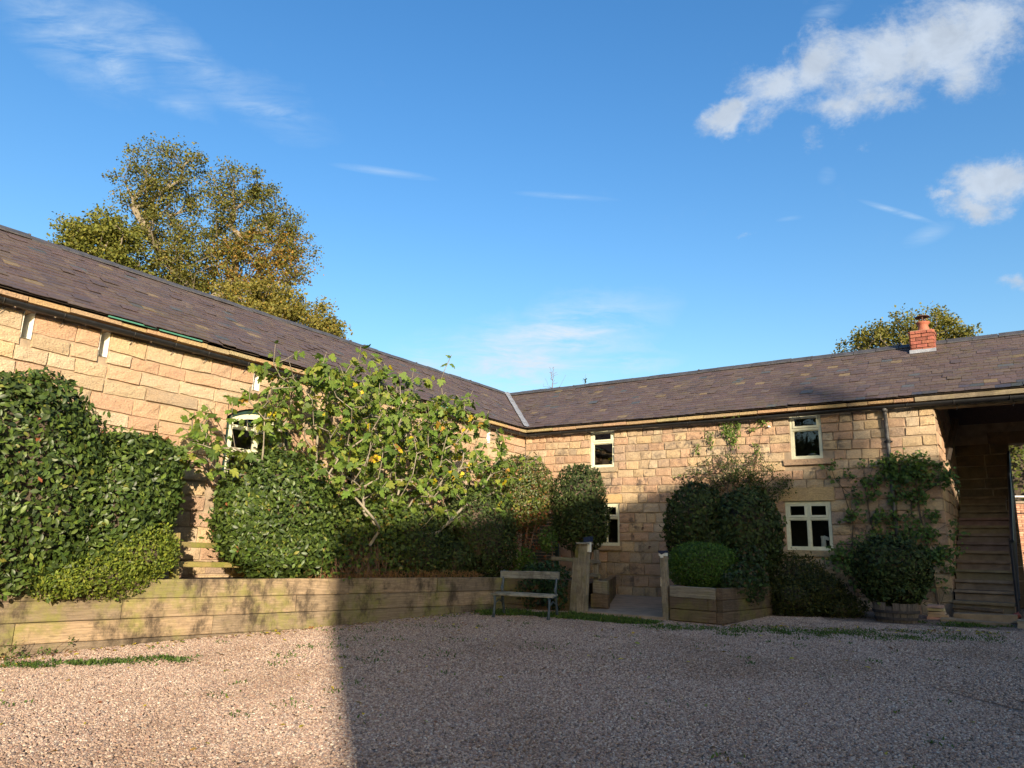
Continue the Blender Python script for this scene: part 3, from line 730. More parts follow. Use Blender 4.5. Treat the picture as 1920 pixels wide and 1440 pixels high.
def build_left():
    rng = random.Random(21)
    T = thing('stone_barn', 'long stone barn with slate roof and slit windows behind the fig and laurels', 'building', (0, -6, 0))
    slits = [(-11.73, -11.60, 3.42, 3.80), (-10.75, -10.62, 3.41, 3.80), (-8.22, -8.09, 3.42, 3.79), (-1.65, -1.52, 3.42, 3.80), (-12.95, -12.82, 3.41, 3.80)]
    arch = (-8.62, -7.38, 1.75, 3.12)
    holes = slits + [arch]
    wall = backing('wall', fnL, -17.0, 0.0, -0.7, ZT, [h for h in holes], -0.017, MAT['mortar'], T, reveal=0.42)
    cs = courses(-0.45, ZT-0.07, 0.19, 0.255, rng)
    jambs = [(-8.86, -8.62, 1.75, 3.12), (-7.38, -7.14, 1.75, 3.12)]
    cells = layout(-17, 0, cs, holes + [(-8.86, -7.14, 1.5, 3.12)], rng, 0.26, 0.62, 0.009)
    thin = [(a, b, ZT-0.068+0.004, ZT-0.004+rng.uniform(-0.02, 0.01)) for a, b, c, d in layout(-17, 0, [(ZT-0.07, ZT)], holes, rng, 0.3, 0.7, 0.02)]
    surround = []
    for (a, b) in ((-8.86, -8.62), (-7.38, -7.14)):
        for i in range(5): z0 = 1.75 + i*0.274; surround.append((a+0.006, b-0.006, z0+0.006, z0+0.268))
    place_stones([(cells, fnL, rng, 0.36, 0.022), (thin, fnL, rng, 0.4, 0.045), (surround, fnL, rng, 1.0, 0.012)], wall, MAT['stone_l'])
    # whitewashed slit reveals
    for (a, b, c, d) in slits:
        m = MB(); e = 0.004
        for (p0, p1) in (((a+e, c), (a+e, d)), ((b-e, d), (b-e, c)), ((a, c+e), (b, c+e))):
            m.add([fnL(*p0, 0.004), fnL(*p1, 0.004), fnL(*p1, -0.40), fnL(*p0, -0.40)], [(0, 1, 2, 3)])
        so = m.obj('slit_window', MAT['white'], T)
        k = MB(); k.add([fnL(a, c, -0.40), fnL(b, c, -0.40), fnL(b, d, -0.40), fnL(a, d, -0.40)], [(0, 1, 2, 3)]); k.obj('back_panel', MAT['room'], so)
        l = MB(); l.box(-0.3, -0.01, a-0.02, b+0.02, d-0.004, d+0.02); l.obj('lintel', MAT['stone_l'], so).color = (0.4, 0.29, 0.18, 1)
    # arched casement
    a, b, c, d = arch; cy = (a+b)/2; hw = (b-a)/2; rise = 0.20; RR = (hw*hw+rise*rise)/(2*rise); zc = d-RR-0.0
    def arcz(y, dr=0.0): return zc + math.sqrt(max(0.0, (RR+dr)**2-(y-cy)**2))
    sp = MB(); ys = np.linspace(a, b, 17)
    for i in range(16):
        y0, y1 = ys[i], ys[i+1]
        sp.add([(0.0, y0, arcz(y0)), (0.0, y1, arcz(y1)), (0.0, y1, d+0.01), (0.0, y0, d+0.01), (-0.2, y0, arcz(y0)), (-0.2, y1, arcz(y1))], [(0, 1, 2, 3), (0, 4, 5, 1)])
    spo = sp.obj('arch_stone', MAT['stone_l'], T); spo.color = (0.43, 0.27, 0.18, 1)
    go = MB()
    for i in range(16):
        y0, y1 = ys[i], ys[i+1]; dd = (-0.055, -0.11); th = 0.075
        V = [(x, y, arcz(y)-o) for x in dd for o in (0.002, th) for y in (y0, y1)]
        go.add(V, [(0, 2, 3, 1), (4, 5, 7, 6), (2, 6, 7, 3)])
    go.box(-0.11, -0.055, a+0.002, a+0.075, c, d-rise, None); go.box(-0.11, -0.055, b-0.075, b-0.002, c, d-rise)
    wf = go.obj('window', MAT['green_paint'], T)
    fr = MB()
    for i in range(1, 15):
        y0, y1 = ys[i], ys[i+1]
        V = [(x, y, arcz(y)-o) for x in (-0.075, -0.13) for o in (0.077, 0.17) for y in (y0, y1)]
        fr.add(V, [(0, 2, 3, 1), (4, 5, 7, 6), (2, 6, 7, 3)])
    for y in (a+0.075, cy-0.045, b-0.165): fr.box(-0.13, -0.074, y, y+0.09, c+0.08, d-0.17-(0.0 if abs(y-cy) < 0.2 else 0.1))
    for z in (c+0.01, c+0.62, d-0.38): fr.box(-0.13, -0.078, a+0.08, b-0.08, z, z+0.07)
    fr.obj('frame', MAT['paint'], wf)
    for (y0, y1) in ((a+0.165, cy-0.045), (cy+0.045, b-0.165)):
        for (z0, z1) in ((c+0.08, c+0.62), (c+0.69, d-0.38), (d-0.31, d-0.2)):
            g = MB(); g.add([(-0.10, y0, z0), (-0.10, y1, z0), (-0.10, y1, z1), (-0.10, y0, z1)], [(0, 1, 2, 3)]); g.obj('pane', MAT['glass'], wf)
    k = MB(); k.box(-1.2, -0.42, a-0.2, b+0.2, c-0.1, d+0.1); k.obj('room', MAT['room'], wf)
    # roof
    fr_ = lambda u, s, n: (OV - s/SLN - (-n)*SL/SLN*1.0, u, HE + s*SL/SLN + n/SLN) if False else (OV - s/SLN + n*SL/SLN, u, HE + s*SL/SLN + n/SLN)
    def clip(u, s): 
        x = OV - s/SLN
        return min(u, -x - 0.055) if u > -10 else u
    rf, sl = roof(T, fr_, -17.0, 3.0, rng, clip)
    bk = MB(); bk.add([(-DD, -17, HR), (-DD, DD, HR), (-2*DD-OV, 2*DD+OV, HE), (-2*DD-OV, -17, HE)], [(0, 1, 2, 3)]); bk.obj('rear_slope', MAT['slate'], rf).color = (0.12, 0.09, 0.09, 1)
    ridge(rf, (-DD, -17.0, HR), (-DD, DD, HR), rng, (1, 0, 0))
    eaves_course(T, fnL, -17, -0.06, rng, MAT['stone_l'])
    gutter(T, fnL, -17, -0.06, ZT-0.02, rng)
    dp = MB(); dp.tube([(0.125, -5.97, ZT-0.06), (0.07, -5.97, 3.66), (0.06, -5.97, 0.4)], 0.036, 8); dp.obj('downpipe', MAT['gutter'], T, True)
    for (u0, u1) in ((-10.75, -10.05), (-10.0, -9.3), (-3.9, -3.2)):
        gs = MB(); gs.box(OV-0.02, OV-0.004, u0, u1, HE-0.03, HE-0.010); gs.obj('green_eaves_strip', MAT['green_metal'], T)
    # the other walls, plain
    ow = MB(); ow.box(-2*DD, -2*DD+0.3, -17, 2*DD, -0.7, ZT); ow.box(-2*DD+0.3, -0.02, -17.0, -16.7, -0.7, ZT); ow.obj('outer_wall', MAT['mortar'], T)
    # lead valley
    lv = MB()
    N = 10
    for i in range(N):
        s0, s1 = sl*i/N, sl*(i+1)/N
        for (sgn) in (0, 1):
            pts = []
            for s, lo in ((s0, 0), (s1, 1)):
                x = OV - s/SLN; z = HE + s*SL/SLN + 0.05 + (0.004 if i % 2 else 0)
                w = 0.13 + 0.012*math.sin((i+lo)*2.1)
                if sgn == 0: pts.append(((x, -x, z), (x, -x-w, z+0.004)))
                else: pts.append(((x+0.0, -x, z), (x+w*0.6, -x, z+0.002)))
            lv.add([pts[0][0], pts[0][1], pts[1][1], pts[1][0]], [(0, 1, 2, 3)])
    lv.obj('lead_valley', MAT['lead'], rf)
    return T
build_left()

W_UP1, W_UP2 = (1.90, 2.53, 2.915, 3.825), (6.56, 7.175, 2.895, 3.825)
W_LO1, W_LO2 = (1.93, 2.66, 1.10, 2.075), (6.38, 7.25, 1.09, 2.05)
def build_right():
    rng = random.Random(33)
    T = thing('stone_cottage', 'two storey stone cottage wing with cream casements and chimney beside the open passage', 'building', (5, 1, 0))
    holes = [W_UP1, W_UP2, W_LO1, W_LO2]
    wall = backing('wall', fnR, 0.0, XL, -0.4, ZT, holes, -0.017, MAT['mortar'], T, reveal=0.24)
    sills = [(1.80, 2.63, 2.80, 2.915), (6.42, 7.38, 2.775, 2.895), (1.80, 2.73, 1.00, 1.10), (6.28, 7.36, 0.97, 1.09)]
    lints = [(1.84, 2.74, 2.08, 2.285), (6.27, 7.34, 2.055, 2.33)]
    rngc = random.Random(5)
    cs = courses(-0.25, 0.98, 0.19, 0.27, rngc) + courses(0.98, 2.29, 0.165, 0.215, rngc) + courses(2.29, ZT-0.05, 0.16, 0.205, rngc)
    avoid = holes + sills + lints
    cells = layout(0.02, XL-0.0, cs, avoid, rng, 0.2, 0.42, 0.009)
    thin = [(a, b, c, d+rng.uniform(-0.015, 0.01)) for a, b, c, d in layout(0.1, XL, [(ZT-0.05, ZT)], avoid, rng, 0.25, 0.6, 0.012)]
    pcs = courses(-0.3, ZT+0.2, 0.2, 0.28, rngc)
    pcells = layout(0.03, 4.28, pcs, [], rng, 0.3, 0.6, 0.012)
    pw = MB(); V = [fnP(0.0, -0.4, -0.012), fnP(4.3, -0.4, -0.012), fnP(4.3, 5.0, -0.012), fnP(0.0, 5.0-1.1, -0.012)]; pw.add(V, [(0, 1, 2, 3)])
    pw.obj('passage_wall', MAT['mortar'], T)
    bcs = courses(-0.3, 3.6, 0.22, 0.3, rngc); bhole = (10.24, 12.6, -1, 3.58)
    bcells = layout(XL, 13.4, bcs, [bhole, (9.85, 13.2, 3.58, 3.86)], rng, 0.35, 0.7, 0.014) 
    rw = backing('rear_wall', fnB, XL, 13.4, -0.4, 5.4, [(10.24, 12.6, -0.4, 3.58)], -0.017, MAT['mortar'], T, reveal=0.35)
    place_stones([(cells, fnR, rng, 0.42, 0.02), (thin, fnR, rng, 0.5, 0.02), (pcells, fnP, rng, 0.6, 0.01), (bcells, fnB, rng, 0.5, 0.012, 0.24)], wall, MAT['stone_r'])  # rear wall stones darkened: the passage's shade is put into their colour
    slab('lintel', fnB, 9.86, 13.2, 3.585, 3.85, -0.3, 0.03, MAT['stone_r'], T, rng, (0.16, 0.115, 0.075))  # lintel colour lowered likewise to carry the passage's shade
    for (a, b, c, d), m in zip(sills, ((0.41, 0.325, 0.22),)*4):
        slab('sill', fnR, a, b, c, d-0.004, -0.2, 0.062, MAT['stone_r'], T, rng, tuple(x*rng.uniform(0.8, 1.0) for x in m))
    for (a, b, c, d) in lints: slab('lintel', fnR, a+0.006, b-0.006, c, d-0.006, -0.2, 0.014, MAT['stone_l'], T, rng, (0.52, 0.37, 0.18))
    slab('sill_block', fnR, 2.05, 2.58, 2.66, 2.79, -0.1, 0.022, MAT['stone_r'], T, rng, (0.45, 0.34, 0.23))
    window(T, fnR, *W_UP1, 1, rng, transom=0.665); window(T, fnR, *W_UP2, 1, rng, transom=0.665)
    window(T, fnR, *W_LO1, 2, rng, transom=0.66); window(T, fnR, *W_LO2, 2, rng, transom=0.645)
    # roof, rising a touch toward the right
    def lift(u): return 0.0
    fr_ = lambda u, s, n: (u, -OV + s/SLN - n*SL/SLN, HE + s*SL/SLN + n/SLN - 0.045*(s/2.76)*max(0, 1-u/10.0))
    def clip(u, s):
        x = OV - s/SLN
        return max(u, x + 0.025) if u < 5 else u
    rf, sl = roof(T, fr_, -3.0, 14.0, rng, clip, patches=[(10.45, 0.0, 0.35, 0.03, (0.045, 0.05, 0.058)), (9.0, 0.0, 0.35, 0.05, (0.05, 0.055, 0.065)), (10.55, 0.32, 0.2, 0.03, (0.05, 0.056, 0.066)), (10.75, 0.16, 0.3, 0.03, (0.05, 0.055, 0.065)), (9.9, 0.16, 0.2, 0.03, (0.055, 0.06, 0.07))])
    bk = MB(); bk.add([(-DD, DD, HR), (14, DD, HR), (14, 2*DD+OV, HE), (-2*DD-OV, 2*DD+OV, HE)], [(0, 1, 2, 3)]); bk.obj('rear_slope', MAT['slate'], rf).color = (0.12, 0.09, 0.09, 1)
    ridge(rf, (-DD+0.05, DD, HR-0.03), (14.0, DD, HR+0.01), rng, (0, 1, 0))
    eaves_course(T, fnR, 0.1, 8.9, rng, MAT['stone_r'])
    for (u0, u1) in ((8.9, 11.4), (11.41, 14.0)):
        b = MB(); b.box(u0, u1, -0.10, 0.12, ZT+0.035, HE-0.03); b.obj('wall_plate', MAT['beam'], T)
    gutter(T, fnR, 0.1, 14.0, ZT-0.02, rng)
    lb = MB(); lb.box(XL-0.32, 14.0, -0.03, 0.19, ZT-0.105, ZT-0.02); lb.obj('passage_beam', MAT['beam'], T)
    for i, x in enumerate(np.arange(XL+0.35, 13.5, 0.42)):
        r = MB()
        p0 = Vector((x, 0.1, HE+0.02)); p1 = Vector((x, DD, HR-0.10)); c = (p0+p1)/2; d = (p1-p0)/2; nn = Vector((0, -SL, 1)).normalized()
        r.obox(c, (0.035, 0, 0), d, nn*0.06); r.obj('rafter', MAT['beam_dark'], T)
    br = MB(); br.tube([(XL+0.02, 1.5, 2.95), (XL+0.25, 1.5, 3.75)], 0.07, 6); br.obj('brace', MAT['beam_dark'], T)
    fl = MB(); fl.box(XL+0.02, 13.5, 3.35, 4.24, 4.5, 4.56); fl.obj('loft_floor', MAT['beam_dark'], T)
    ow = MB(); ow.box(-2*DD, XL-0.3, 2*DD-0.3, 2*DD, -0.7, ZT); ow.box(13.4, 14.0, 0, 2*DD, -0.7, ZT-0.1); ow.obj('outer_wall', MAT['mortar'], T)
    gb = MB(); gb.box(13.41, 13.99, 0.0, 2*DD, ZT-0.1, HE-0.05); gb.add([(13.4, -0.12, HE-0.06), (13.4, DD, HR-0.06), (13.4, 2*DD, HE-0.06)], [(0, 1, 2)]); gb.add([(XL-0.02, 0.02, HE-0.06), (XL-0.02, DD, HR-0.06), (XL-0.02, 2*DD, HE-0.06)], [(0, 1, 2)]); gb.obj('gable', MAT['mortar'], T)
    fa = MB(); fa.box(XL, 14.0, 0.0, 0.05, ZT-0.03, HE+0.02); fa.obj('fascia', MAT['beam_dark'], T)
    # downpipe
    dp = MB()
    dp.tube([(8.37, -0.125, ZT-0.05), (8.37, -0.09, ZT-0.14), (8.375, -0.065, 3.3), (8.385, -0.065, 2.0), (8.40, -0.065, 0.9)], 0.038, 9)
    dp.tube([(8.37, -0.125, ZT-0.02), (8.37, -0.115, ZT-0.12)], 0.055, 9)
    do = dp.obj('downpipe', MAT['old_pipe'], T, True)
    for z in (3.15, 1.75, 1.0):
        c = MB(); c.tube([(8.38, -0.065, z-0.03), (8.38, -0.065, z+0.03)], 0.05, 9); c.box(8.31, 8.45, -0.06, -0.005, z-0.012, z+0.012); c.obj('pipe_clip', MAT['gutter'], do)
    # iron stubs left in the wall
    for (x, z) in ((3.28, 1.51), (3.44, 1.10)):
        m = MB(); m.tube([(x, 0.02, z), (x-0.02, -0.07, z), (x-0.02, -0.075, z-0.05)], 0.014, 6); m.obj('iron_hook', MAT['rust'], T)
    w = MB(); w.tube([(6.17, 0.0, 3.60), (6.17, -0.10, 3.60)], 0.018, 8); w.obj('vent_pipe', MAT['white'], T)
    # chimney
    cx, cy, zb, zt_ = 8.965, 1.93, 5.22, 5.755
    ch = MB(); hwx, hwy = 0.20, 0.20
    ch.box(cx-hwx, cx+hwx, cy-hwy, cy+hwy, zb-0.2, zt_-0.01); cho = ch.obj('chimney', MAT['mortar'], T)
    bm = MB(); bm.box(-0.5, 0.5, -0.5, 0.5, -0.5, 0.5, jit=0.03); bme = bm.mesh('brick'); bme.materials.append(MAT['brick'])
    nrow = 7; hrow = (zt_-zb)/nrow
    for r in range(nrow):
        z = zb + hrow*(r+0.5)
        grow = 0.012 if r >= nrow-1 else 0.0
        for face in range(4):
            off = 0.0 if (r+face) % 2 else 0.11
            u = -0.215 + (0 if off == 0 else -0.11)
            while u < 0.215:
                a, b = max(u, -0.215), min(u+0.212, 0.215); u += 0.215
                if b-a < 0.03: continue
                o = bpy.data.objects.new('brick', bme); COL.objects.link(o); o.parent = cho; o.matrix_parent_inverse = Matrix()
                um = (a+b)/2; k = R0.uniform(0.75, 1.2); o.color = (k, k*R0.uniform(0.9, 1.1), k, 1)
                d = 0.205 + grow + R0.uniform(0, 0.008)
                if face == 0: o.location = (cx+um, cy-d, z); o.scale = (b-a-0.01, 0.05, hrow-0.012)
                if face == 1: o.location = (cx+d, cy+um, z); o.scale = (0.05, b-a-0.01, hrow-0.012)
                if face == 2: o.location = (cx-um, cy+d, z); o.scale = (b-a-0.01, 0.05, hrow-0.012)
                if face == 3: o.location = (cx-d, cy-um, z); o.scale = (0.05, b-a-0.01, hrow-0.012)
    fsh = MB(); fsh.add([(cx-0.25, cy-0.27, HE+(cy-0.27+OV)*SL+0.035), (cx+0.25, cy-0.27, HE+(cy-0.27+OV)*SL+0.035), (cx+0.25, cy-0.232, HE+(cy-0.18+OV)*SL+0.06), (cx-0.25, cy-0.232, HE+(cy-0.18+OV)*SL+0.06)], [(0, 1, 2, 3)]); fsh.obj('flashing', MAT['lead'], cho)
    fl2 = MB(); fl2.box(cx-0.205, cx+0.205, cy-0.205, cy+0.205, zt_-0.006, zt_+0.012); fl2.obj('flaunching', MAT['mortar'], cho)
    pot = MB(); pot.lathe([(0.135, 0.0), (0.12, 0.05), (0.098, 0.13), (0.104, 0.17), (0.142, 0.20), (0.142, 0.215), (0.09, 0.212), (0.085, 0.1)], (cx+0.03, cy, zt_+0.008), 18); pot.obj('chimney_pot', MAT['terracotta'], cho, True)
    cw = MB(); cw.lathe([(0.001, 0.385), (0.06, 0.38), (0.145, 0.345), (0.145, 0.338), (0.05, 0.36), (0.001, 0.362)], (cx+0.03, cy, zt_+0.008), 18)
    for a in (0.6, 2.7, 4.8): cw.tube([(cx+0.03+0.07*math.cos(a), cy+0.07*math.sin(a), zt_+0.2), (cx+0.03+0.07*math.cos(a), cy+0.07*math.sin(a), zt_+0.365)], 0.012, 5)
    cw.obj('cowl', MAT['rust'], cho)
    return T
build_right()

# TV aerial behind the ridge
ta = thing('tv_aerial', 'grey television aerial poking over the ridge to the left of the chimney', 'aerial', (8.45, 2.35, 5.3))
m = MB(); m.tube([(8.45, 2.35, 5.1), (8.45, 2.35, 5.66)], 0.012, 6); m.obj('mast', MAT['tin'], ta)
m = MB()
for k in range(4): m.tube([(8.30+0.06*k, 2.35, 5.74-0.012*k), (8.44+0.06*k, 2.35, 5.54-0.012*k)], 0.006, 4)
m.tube([(8.36, 2.35, 5.60), (8.6, 2.35, 5.60)], 0.008, 4); m.obj('elements', MAT['tin'], ta)

# ------------------------------------------------------------------ stone stair and handrail in the passage
def stairs():
    rng = random.Random(3)
    T = thing('stone_stair', 'worn stone staircase climbing through the dark passage', 'stairs', (9.65, 0, 0))
    for k in range(13):
        y = -0.46 + 0.353*k; z = 0.292 + 0.1735*k
        m = MB(); x1 = 10.10 + 0.02*math.sin(k)
        cc_ = tuple(rng.uniform(0.5, 0.68)*c for c in ((0.9, 0.84, 0.77) if k % 3 else (0.92, 0.80, 0.72))); m.box(9.22, x1-0.015, y+0.018, min(y+0.42, 4.24), z-0.172, z-0.052, cc_, jit=0.006, rng=rng); m.box(9.215, x1, y-0.022, min(y+0.42, 4.24), z-0.048, z, tuple(1.05*q for q in cc_), jit=0.006, rng=rng)  # step colours lowered to paint in the dimness of the passage
        if y+0.42 < 4.2: m.box(9.22, 10.07, y+0.42, 4.2, z-0.17, z-0.05, (0.7, 0.6, 0.55))
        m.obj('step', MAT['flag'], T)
    T2 = thing('base_slab', 'broad rough hewn bottom slab at the foot of the stone stair', 'slab', (9.65, -0.95, 0))
    m = MB(); m.box(9.24, 10.10, -1.0, -0.47, 0.0, 0.125, (1.0, 0.9, 0.78), jit=0.025, rng=rng); m.obj('slab_block', MAT['flag'], T2)
    m = MB(); m.box(9.3, 10.02, -1.42, -1.03, -0.06, 0.03, (0.75, 0.72, 0.68), jit=0.02, rng=rng); tag(m.obj('threshold_slab', MAT['flag']), 'sunken grey flagstone in the gravel before the stair', 'slab')
    m = MB(); m.box(9.08, 9.32, -1.3, -1.0, -0.06, 0.045, (1.1, 1.0, 0.85), jit=0.02, rng=rng); tag(m.obj('corner_stone', MAT['flag']), 'small pale broken stone left of the sunken flagstone', 'stone')
    for i, (a, b, c, d) in enumerate(((10.12, 10.6, -1.3, -0.8), (10.1, 10.7, -1.6, -1.32))):
        m = MB(); m.box(a, b, c, d, -0.06, 0.03 if i else 0.07, (0.95, 0.9, 0.8), jit=0.02, rng=rng); tag(m.obj('paving_stone', MAT['flag']), ['upper flagstone beside the foot of the handrail', 'lower flagstone beside the foot of the handrail'][i], 'slab')
    pl = MB(); pl.tube([(9.22, -0.62, 0.185), (9.5, -0.68, 0.18), (9.93, -0.78, 0.165)], [0.035, 0.04, 0.035], 7); tag(pl.obj('timber_baulk', MAT['dark_wood'], None), 'dark wet length of timber lying on the bottom stair slab', 'timber')
    H = thing('handrail', 'black iron handrail running up the right side of the stone stair', 'handrail', (10.13, 1.6, 0))
    m = MB(); m.tube([(10.13, -0.5, 0.02), (10.14, -0.5, 1.35)], 0.028, 8); m.obj('newel', MAT['iron'], H)
    m = MB(); m.tube([(10.21, 3.85, 2.2), (10.23, 3.85, 3.35)], 0.025, 8); m.obj('newel', MAT['iron'], H)
    m = MB(); m.tube([(10.16, -0.58, 1.30), (10.22, 3.85, 3.30)], 0.03, 8); m.obj('top_rail', MAT['iron'], H)
    for k in range(1, 26):
        f = k/26; x = 10.15 + 0.06*f; y = -0.5 + 4.35*f; z0 = 0.25 + 2.1*f
        b = MB(); b.tube([(x, y, z0), (x, y, 1.32 + 1.98*f)], 0.012, 5); b.obj('baluster', MAT['iron'], H)
    m = MB(); m.tube([(10.16, -0.5, 0.36), (10.21, 3.85, 2.45)], 0.018, 6); m.obj('bottom_rail', MAT['iron'], H)
    m = MB(); m.tube([(10.08, -0.56, 0.0), (10.08, -0.56, 0.10), (10.15, -0.56, 0.13)], 0.05, 8); m.obj('foot', MAT['red'], H)
stairs()

# ------------------------------------------------------------------ the barn behind the viewpoint that shades the yard
def shade_barn():
    q = Vector((0.653, 0.757, 0)); s = Vector((-0.757, 0.653, 0))
    def P(a, b, z): return q*a + s*b + Vector((0, 0, z))
    T = thing('tall_barn', 'gabled stone barn behind the viewpoint that shades the right of the yard', 'barn', P(2.5, -40, 0))
    q0, q1, s0, s1, ez, az = -4.72, 16.0, -34.0, -46.0, 7.87, 9.84
    m = MB(); prof = [(q0, ez), (2.4, az), (5.4, az-0.52), (q1, az-0.52)]  # unseen right shoulder added, shaped to keep sun off the passage's rear wall
    for b in (s0, s1): m.add([P(q0, b, -1), P(q1, b, -1)] + [P(a, b, z) for a, z in prof[::-1]], [(0, 1, 2, 3, 4, 5)])
    for a, z in (prof[0], prof[-1]): m.add([P(a, s0, -1), P(a, s1, -1), P(a, s1, z), P(a, s0, z)], [(0, 1, 2, 3)])
    m.obj('wall', MAT['mortar'], T)
    m = MB()
    for (a, z), (b, w) in zip(prof[:-1], prof[1:]): m.add([P(a, s0+0.06, z+0.01), P(b, s0+0.06, w+0.01), P(b, s1, w+0.01), P(a, s1, z+0.01)], [(0, 1, 2, 3)])
    m.obj('roof', MAT['slate'], T).color = (0.12, 0.09, 0.09, 1)
shade_barn()

# ------------------------------------------------------------------ timber work
def plank(name, P0, P1, hgt, thk, mat, parent=None, rng=R0, up=(0, 0, 1), seg=5, jit=0.004):
    """timber from P0 to P1 (its own x axis), hgt along up, thk sideways"""
    P0, P1 = Vector(P0), Vector(P1); L_ = (P1-P0).length; x = (P1-P0)/L_; u = Vector(up); y = u.cross(x).normalized(); z = x.cross(y)
    V = []; c = 0.008
    prof = [(-thk/2, -hgt/2+c), (-thk/2+c, -hgt/2), (thk/2-c, -hgt/2), (thk/2, -hgt/2+c), (thk/2, hgt/2-c), (thk/2-c, hgt/2), (-thk/2+c, hgt/2), (-thk/2, hgt/2-c)]
    for i in range(seg+1):
        jy, jz = rng.uniform(-jit, jit), rng.uniform(-jit, jit)*0.6
        for (a, b) in prof: V.append((-L_/2 + L_*i/seg, a+jy, b+jz))
    F = [(i*8+k, i*8+(k+1) % 8, (i+1)*8+(k+1) % 8, (i+1)*8+k) for i in range(seg) for k in range(8)]
    F += [tuple(range(7, -1, -1)), tuple(seg*8+k for k in range(8))]
    me = bpy.data.meshes.new(name); me.from_pydata(V, [], F); me.update(); set_col(me); me.materials.append(mat)
    o = bpy.data.objects.new(name, me); COL.objects.link(o)
    ctr = (P0+P1)/2
    W = Matrix(((x.x, y.x, z.x, ctr.x), (x.y, y.y, z.y, ctr.y), (x.z, y.z, z.z, ctr.z), (0, 0, 0, 1)))
    if parent is not None: o.parent = parent; o.matrix_basis = world_of(parent).inverted() @ W
    else: o.matrix_basis = W
    return o

def sleepers():
    rng = random.Random(9)
    A = Vector((0.95, -11.7, 0)); B = Vector((2.3, -4.6, 0)); d = (B-A)/(B-A).y
    def at(y): return A + d*(y+11.7)
    T = thing('sleeper_wall', 'long raised bed wall of stacked oak sleepers below the laurels and fig', 'retaining wall', (1.5, -8, -0.3))
    rows = [(0.445, [-16.4, -14.0, -11.95, -9.62, -7.4, -5.7, -4.15]), (0.21, [-16.4, -14.6, -12.6, -10.55, -8.25, -6.1, -4.15]), (-0.025, [-16.4, -13.9, -11.62, -9.42, -7.05, -5.3, -4.15]), (-0.26, [-16.4, -14.5, -12.4, -10.38, -8.1, -6.1])]
    n = Vector((d.y, -d.x, 0)).normalized()
    for top, ys in rows:
        for y0, y1 in zip(ys[:-1], ys[1:]):
            off = n*rng.uniform(-0.008, 0.008) - n*0.06
            plank('sleeper', at(y0+0.004)+off+Vector((0, 0, top-0.1165)), at(y1-0.004)+off+Vector((0, 0, top-0.1165)), 0.23, 0.13, MAT['sleeper'], T, rng)
    C = at(-4.15)
    for top in (0.445, 0.21, -0.025):
        off = Vector((0, 0.06+rng.uniform(-0.006, 0.006), top-0.1165))
        plank('sleeper', C+Vector((-0.02, 0.02, 0))+off, Vector((3.05, -3.92, 0))+off, 0.23, 0.12, MAT['dark_wood'], T, rng)
        plank('sleeper', Vector((3.06, -3.92, 0))+off, Vector((3.78, -3.72, 0))+off, 0.23, 0.12, MAT['dark_wood'], T, rng)
    # soil behind
    m = MB(); V = [(0.0, -16.4, 0.40), (at(-16.4).x-0.1, -16.4, 0.40), (C.x-0.1, C.y+0.03, 0.40), (3.7, -3.75, 0.38), (3.30, -2.0, 0.36), (2.45, -0.02, 0.33), (0.0, -0.02, 0.4)]
    m.add(V, [tuple(range(len(V)))]); so = m.obj('planting_soil', MAT['soil']); tag(so, kind='structure')
    # short return of sleepers by the gate post
    T2 = thing('sleeper_end', 'short stack of sleeper ends just right of the big gate post', 'retaining wall', (4.0, -3.3, -0.1))
    for i, top in enumerate((0.44, 0.21, -0.025)):
        plank('sleeper', (3.80+(-0.0 if i else 0.04), -3.40, top-0.115), (4.10+(0.012*(i == 1)), -3.36, top-0.115), 0.226, 0.13, MAT['dark_wood'] if i else MAT['grey_wood'], T2, rng)
        plank('sleeper', (3.97, -3.27, top-0.115), (2.62, -0.25, top-0.115), 0.226, 0.13, MAT['dark_wood'], T2, rng)
    # fence between the two laurels
    T3 = thing('rail_fence', 'low mossy two rail fence in the gap between the laurels', 'fence', (0.95, -9.4, 0.4))
    plank('post', (0.98, -9.78, 0.3), (0.98, -9.86, 1.03), 0.11, 0.09, MAT['green_wood'], T3, rng, up=(1, 0, 0))
    plank('rail', (0.9, -9.74, 0.88), (0.95, -8.3, 0.87), 0.075, 0.045, MAT['green_wood'], T3, rng); plank('rail', (0.9, -9.74, 0.62), (0.95, -8.3, 0.605), 0.075, 0.045, MAT['green_wood'], T3, rng)
    # remains of a rail fence behind the gate post
    T4 = thing('broken_fence', 'weathered two rail fence stub behind the big gate post', 'fence', (3.3, -2.6, 0.35))
    plank('post', (3.42, -2.55, 0.2), (3.43, -2.55, 0.98), 0.09, 0.075, MAT['grey_wood'], T4, rng, up=(1, 0, 0))
    plank('rail', (2.45, -2.62, 0.80), (3.56, -2.64, 0.76), 0.075, 0.04, MAT['grey_wood'], T4, rng); plank('rail', (2.75, -2.62, 0.53), (3.56, -2.64, 0.50), 0.07, 0.04, MAT['grey_wood'], T4, rng)
    # gate posts with lamps
    G1 = thing('gate_post', 'thick split gate post left of the paved path beside the bench', 'post', (3.85, -3.93, -0.1), group='gate posts either side of the path')
    plank('timber', (3.89, -3.93, -0.12), (3.93, -3.93, 1.07), 0.165, 0.15, MAT['grey_wood'], G1, rng, up=(1, 0, 0), jit=0.012)
    plank('timber', (3.735, -3.95, -0.12), (3.80, -3.94, 0.83), 0.12, 0.13, MAT['grey_wood'], G1, rng, up=(1, 0, 0), jit=0.014)
    plank('timber', (3.80, -3.90, 0.80), (3.815, -3.90, 1.06), 0.10, 0.11, MAT['green_wood'], G1, rng, up=(1, 0, 0), jit=0.006)
    m = MB(); m.box(3.825, 4.05, -4.04, -3.82, 1.07, 1.10); m.obj('cap', MAT['white_wood'], G1)
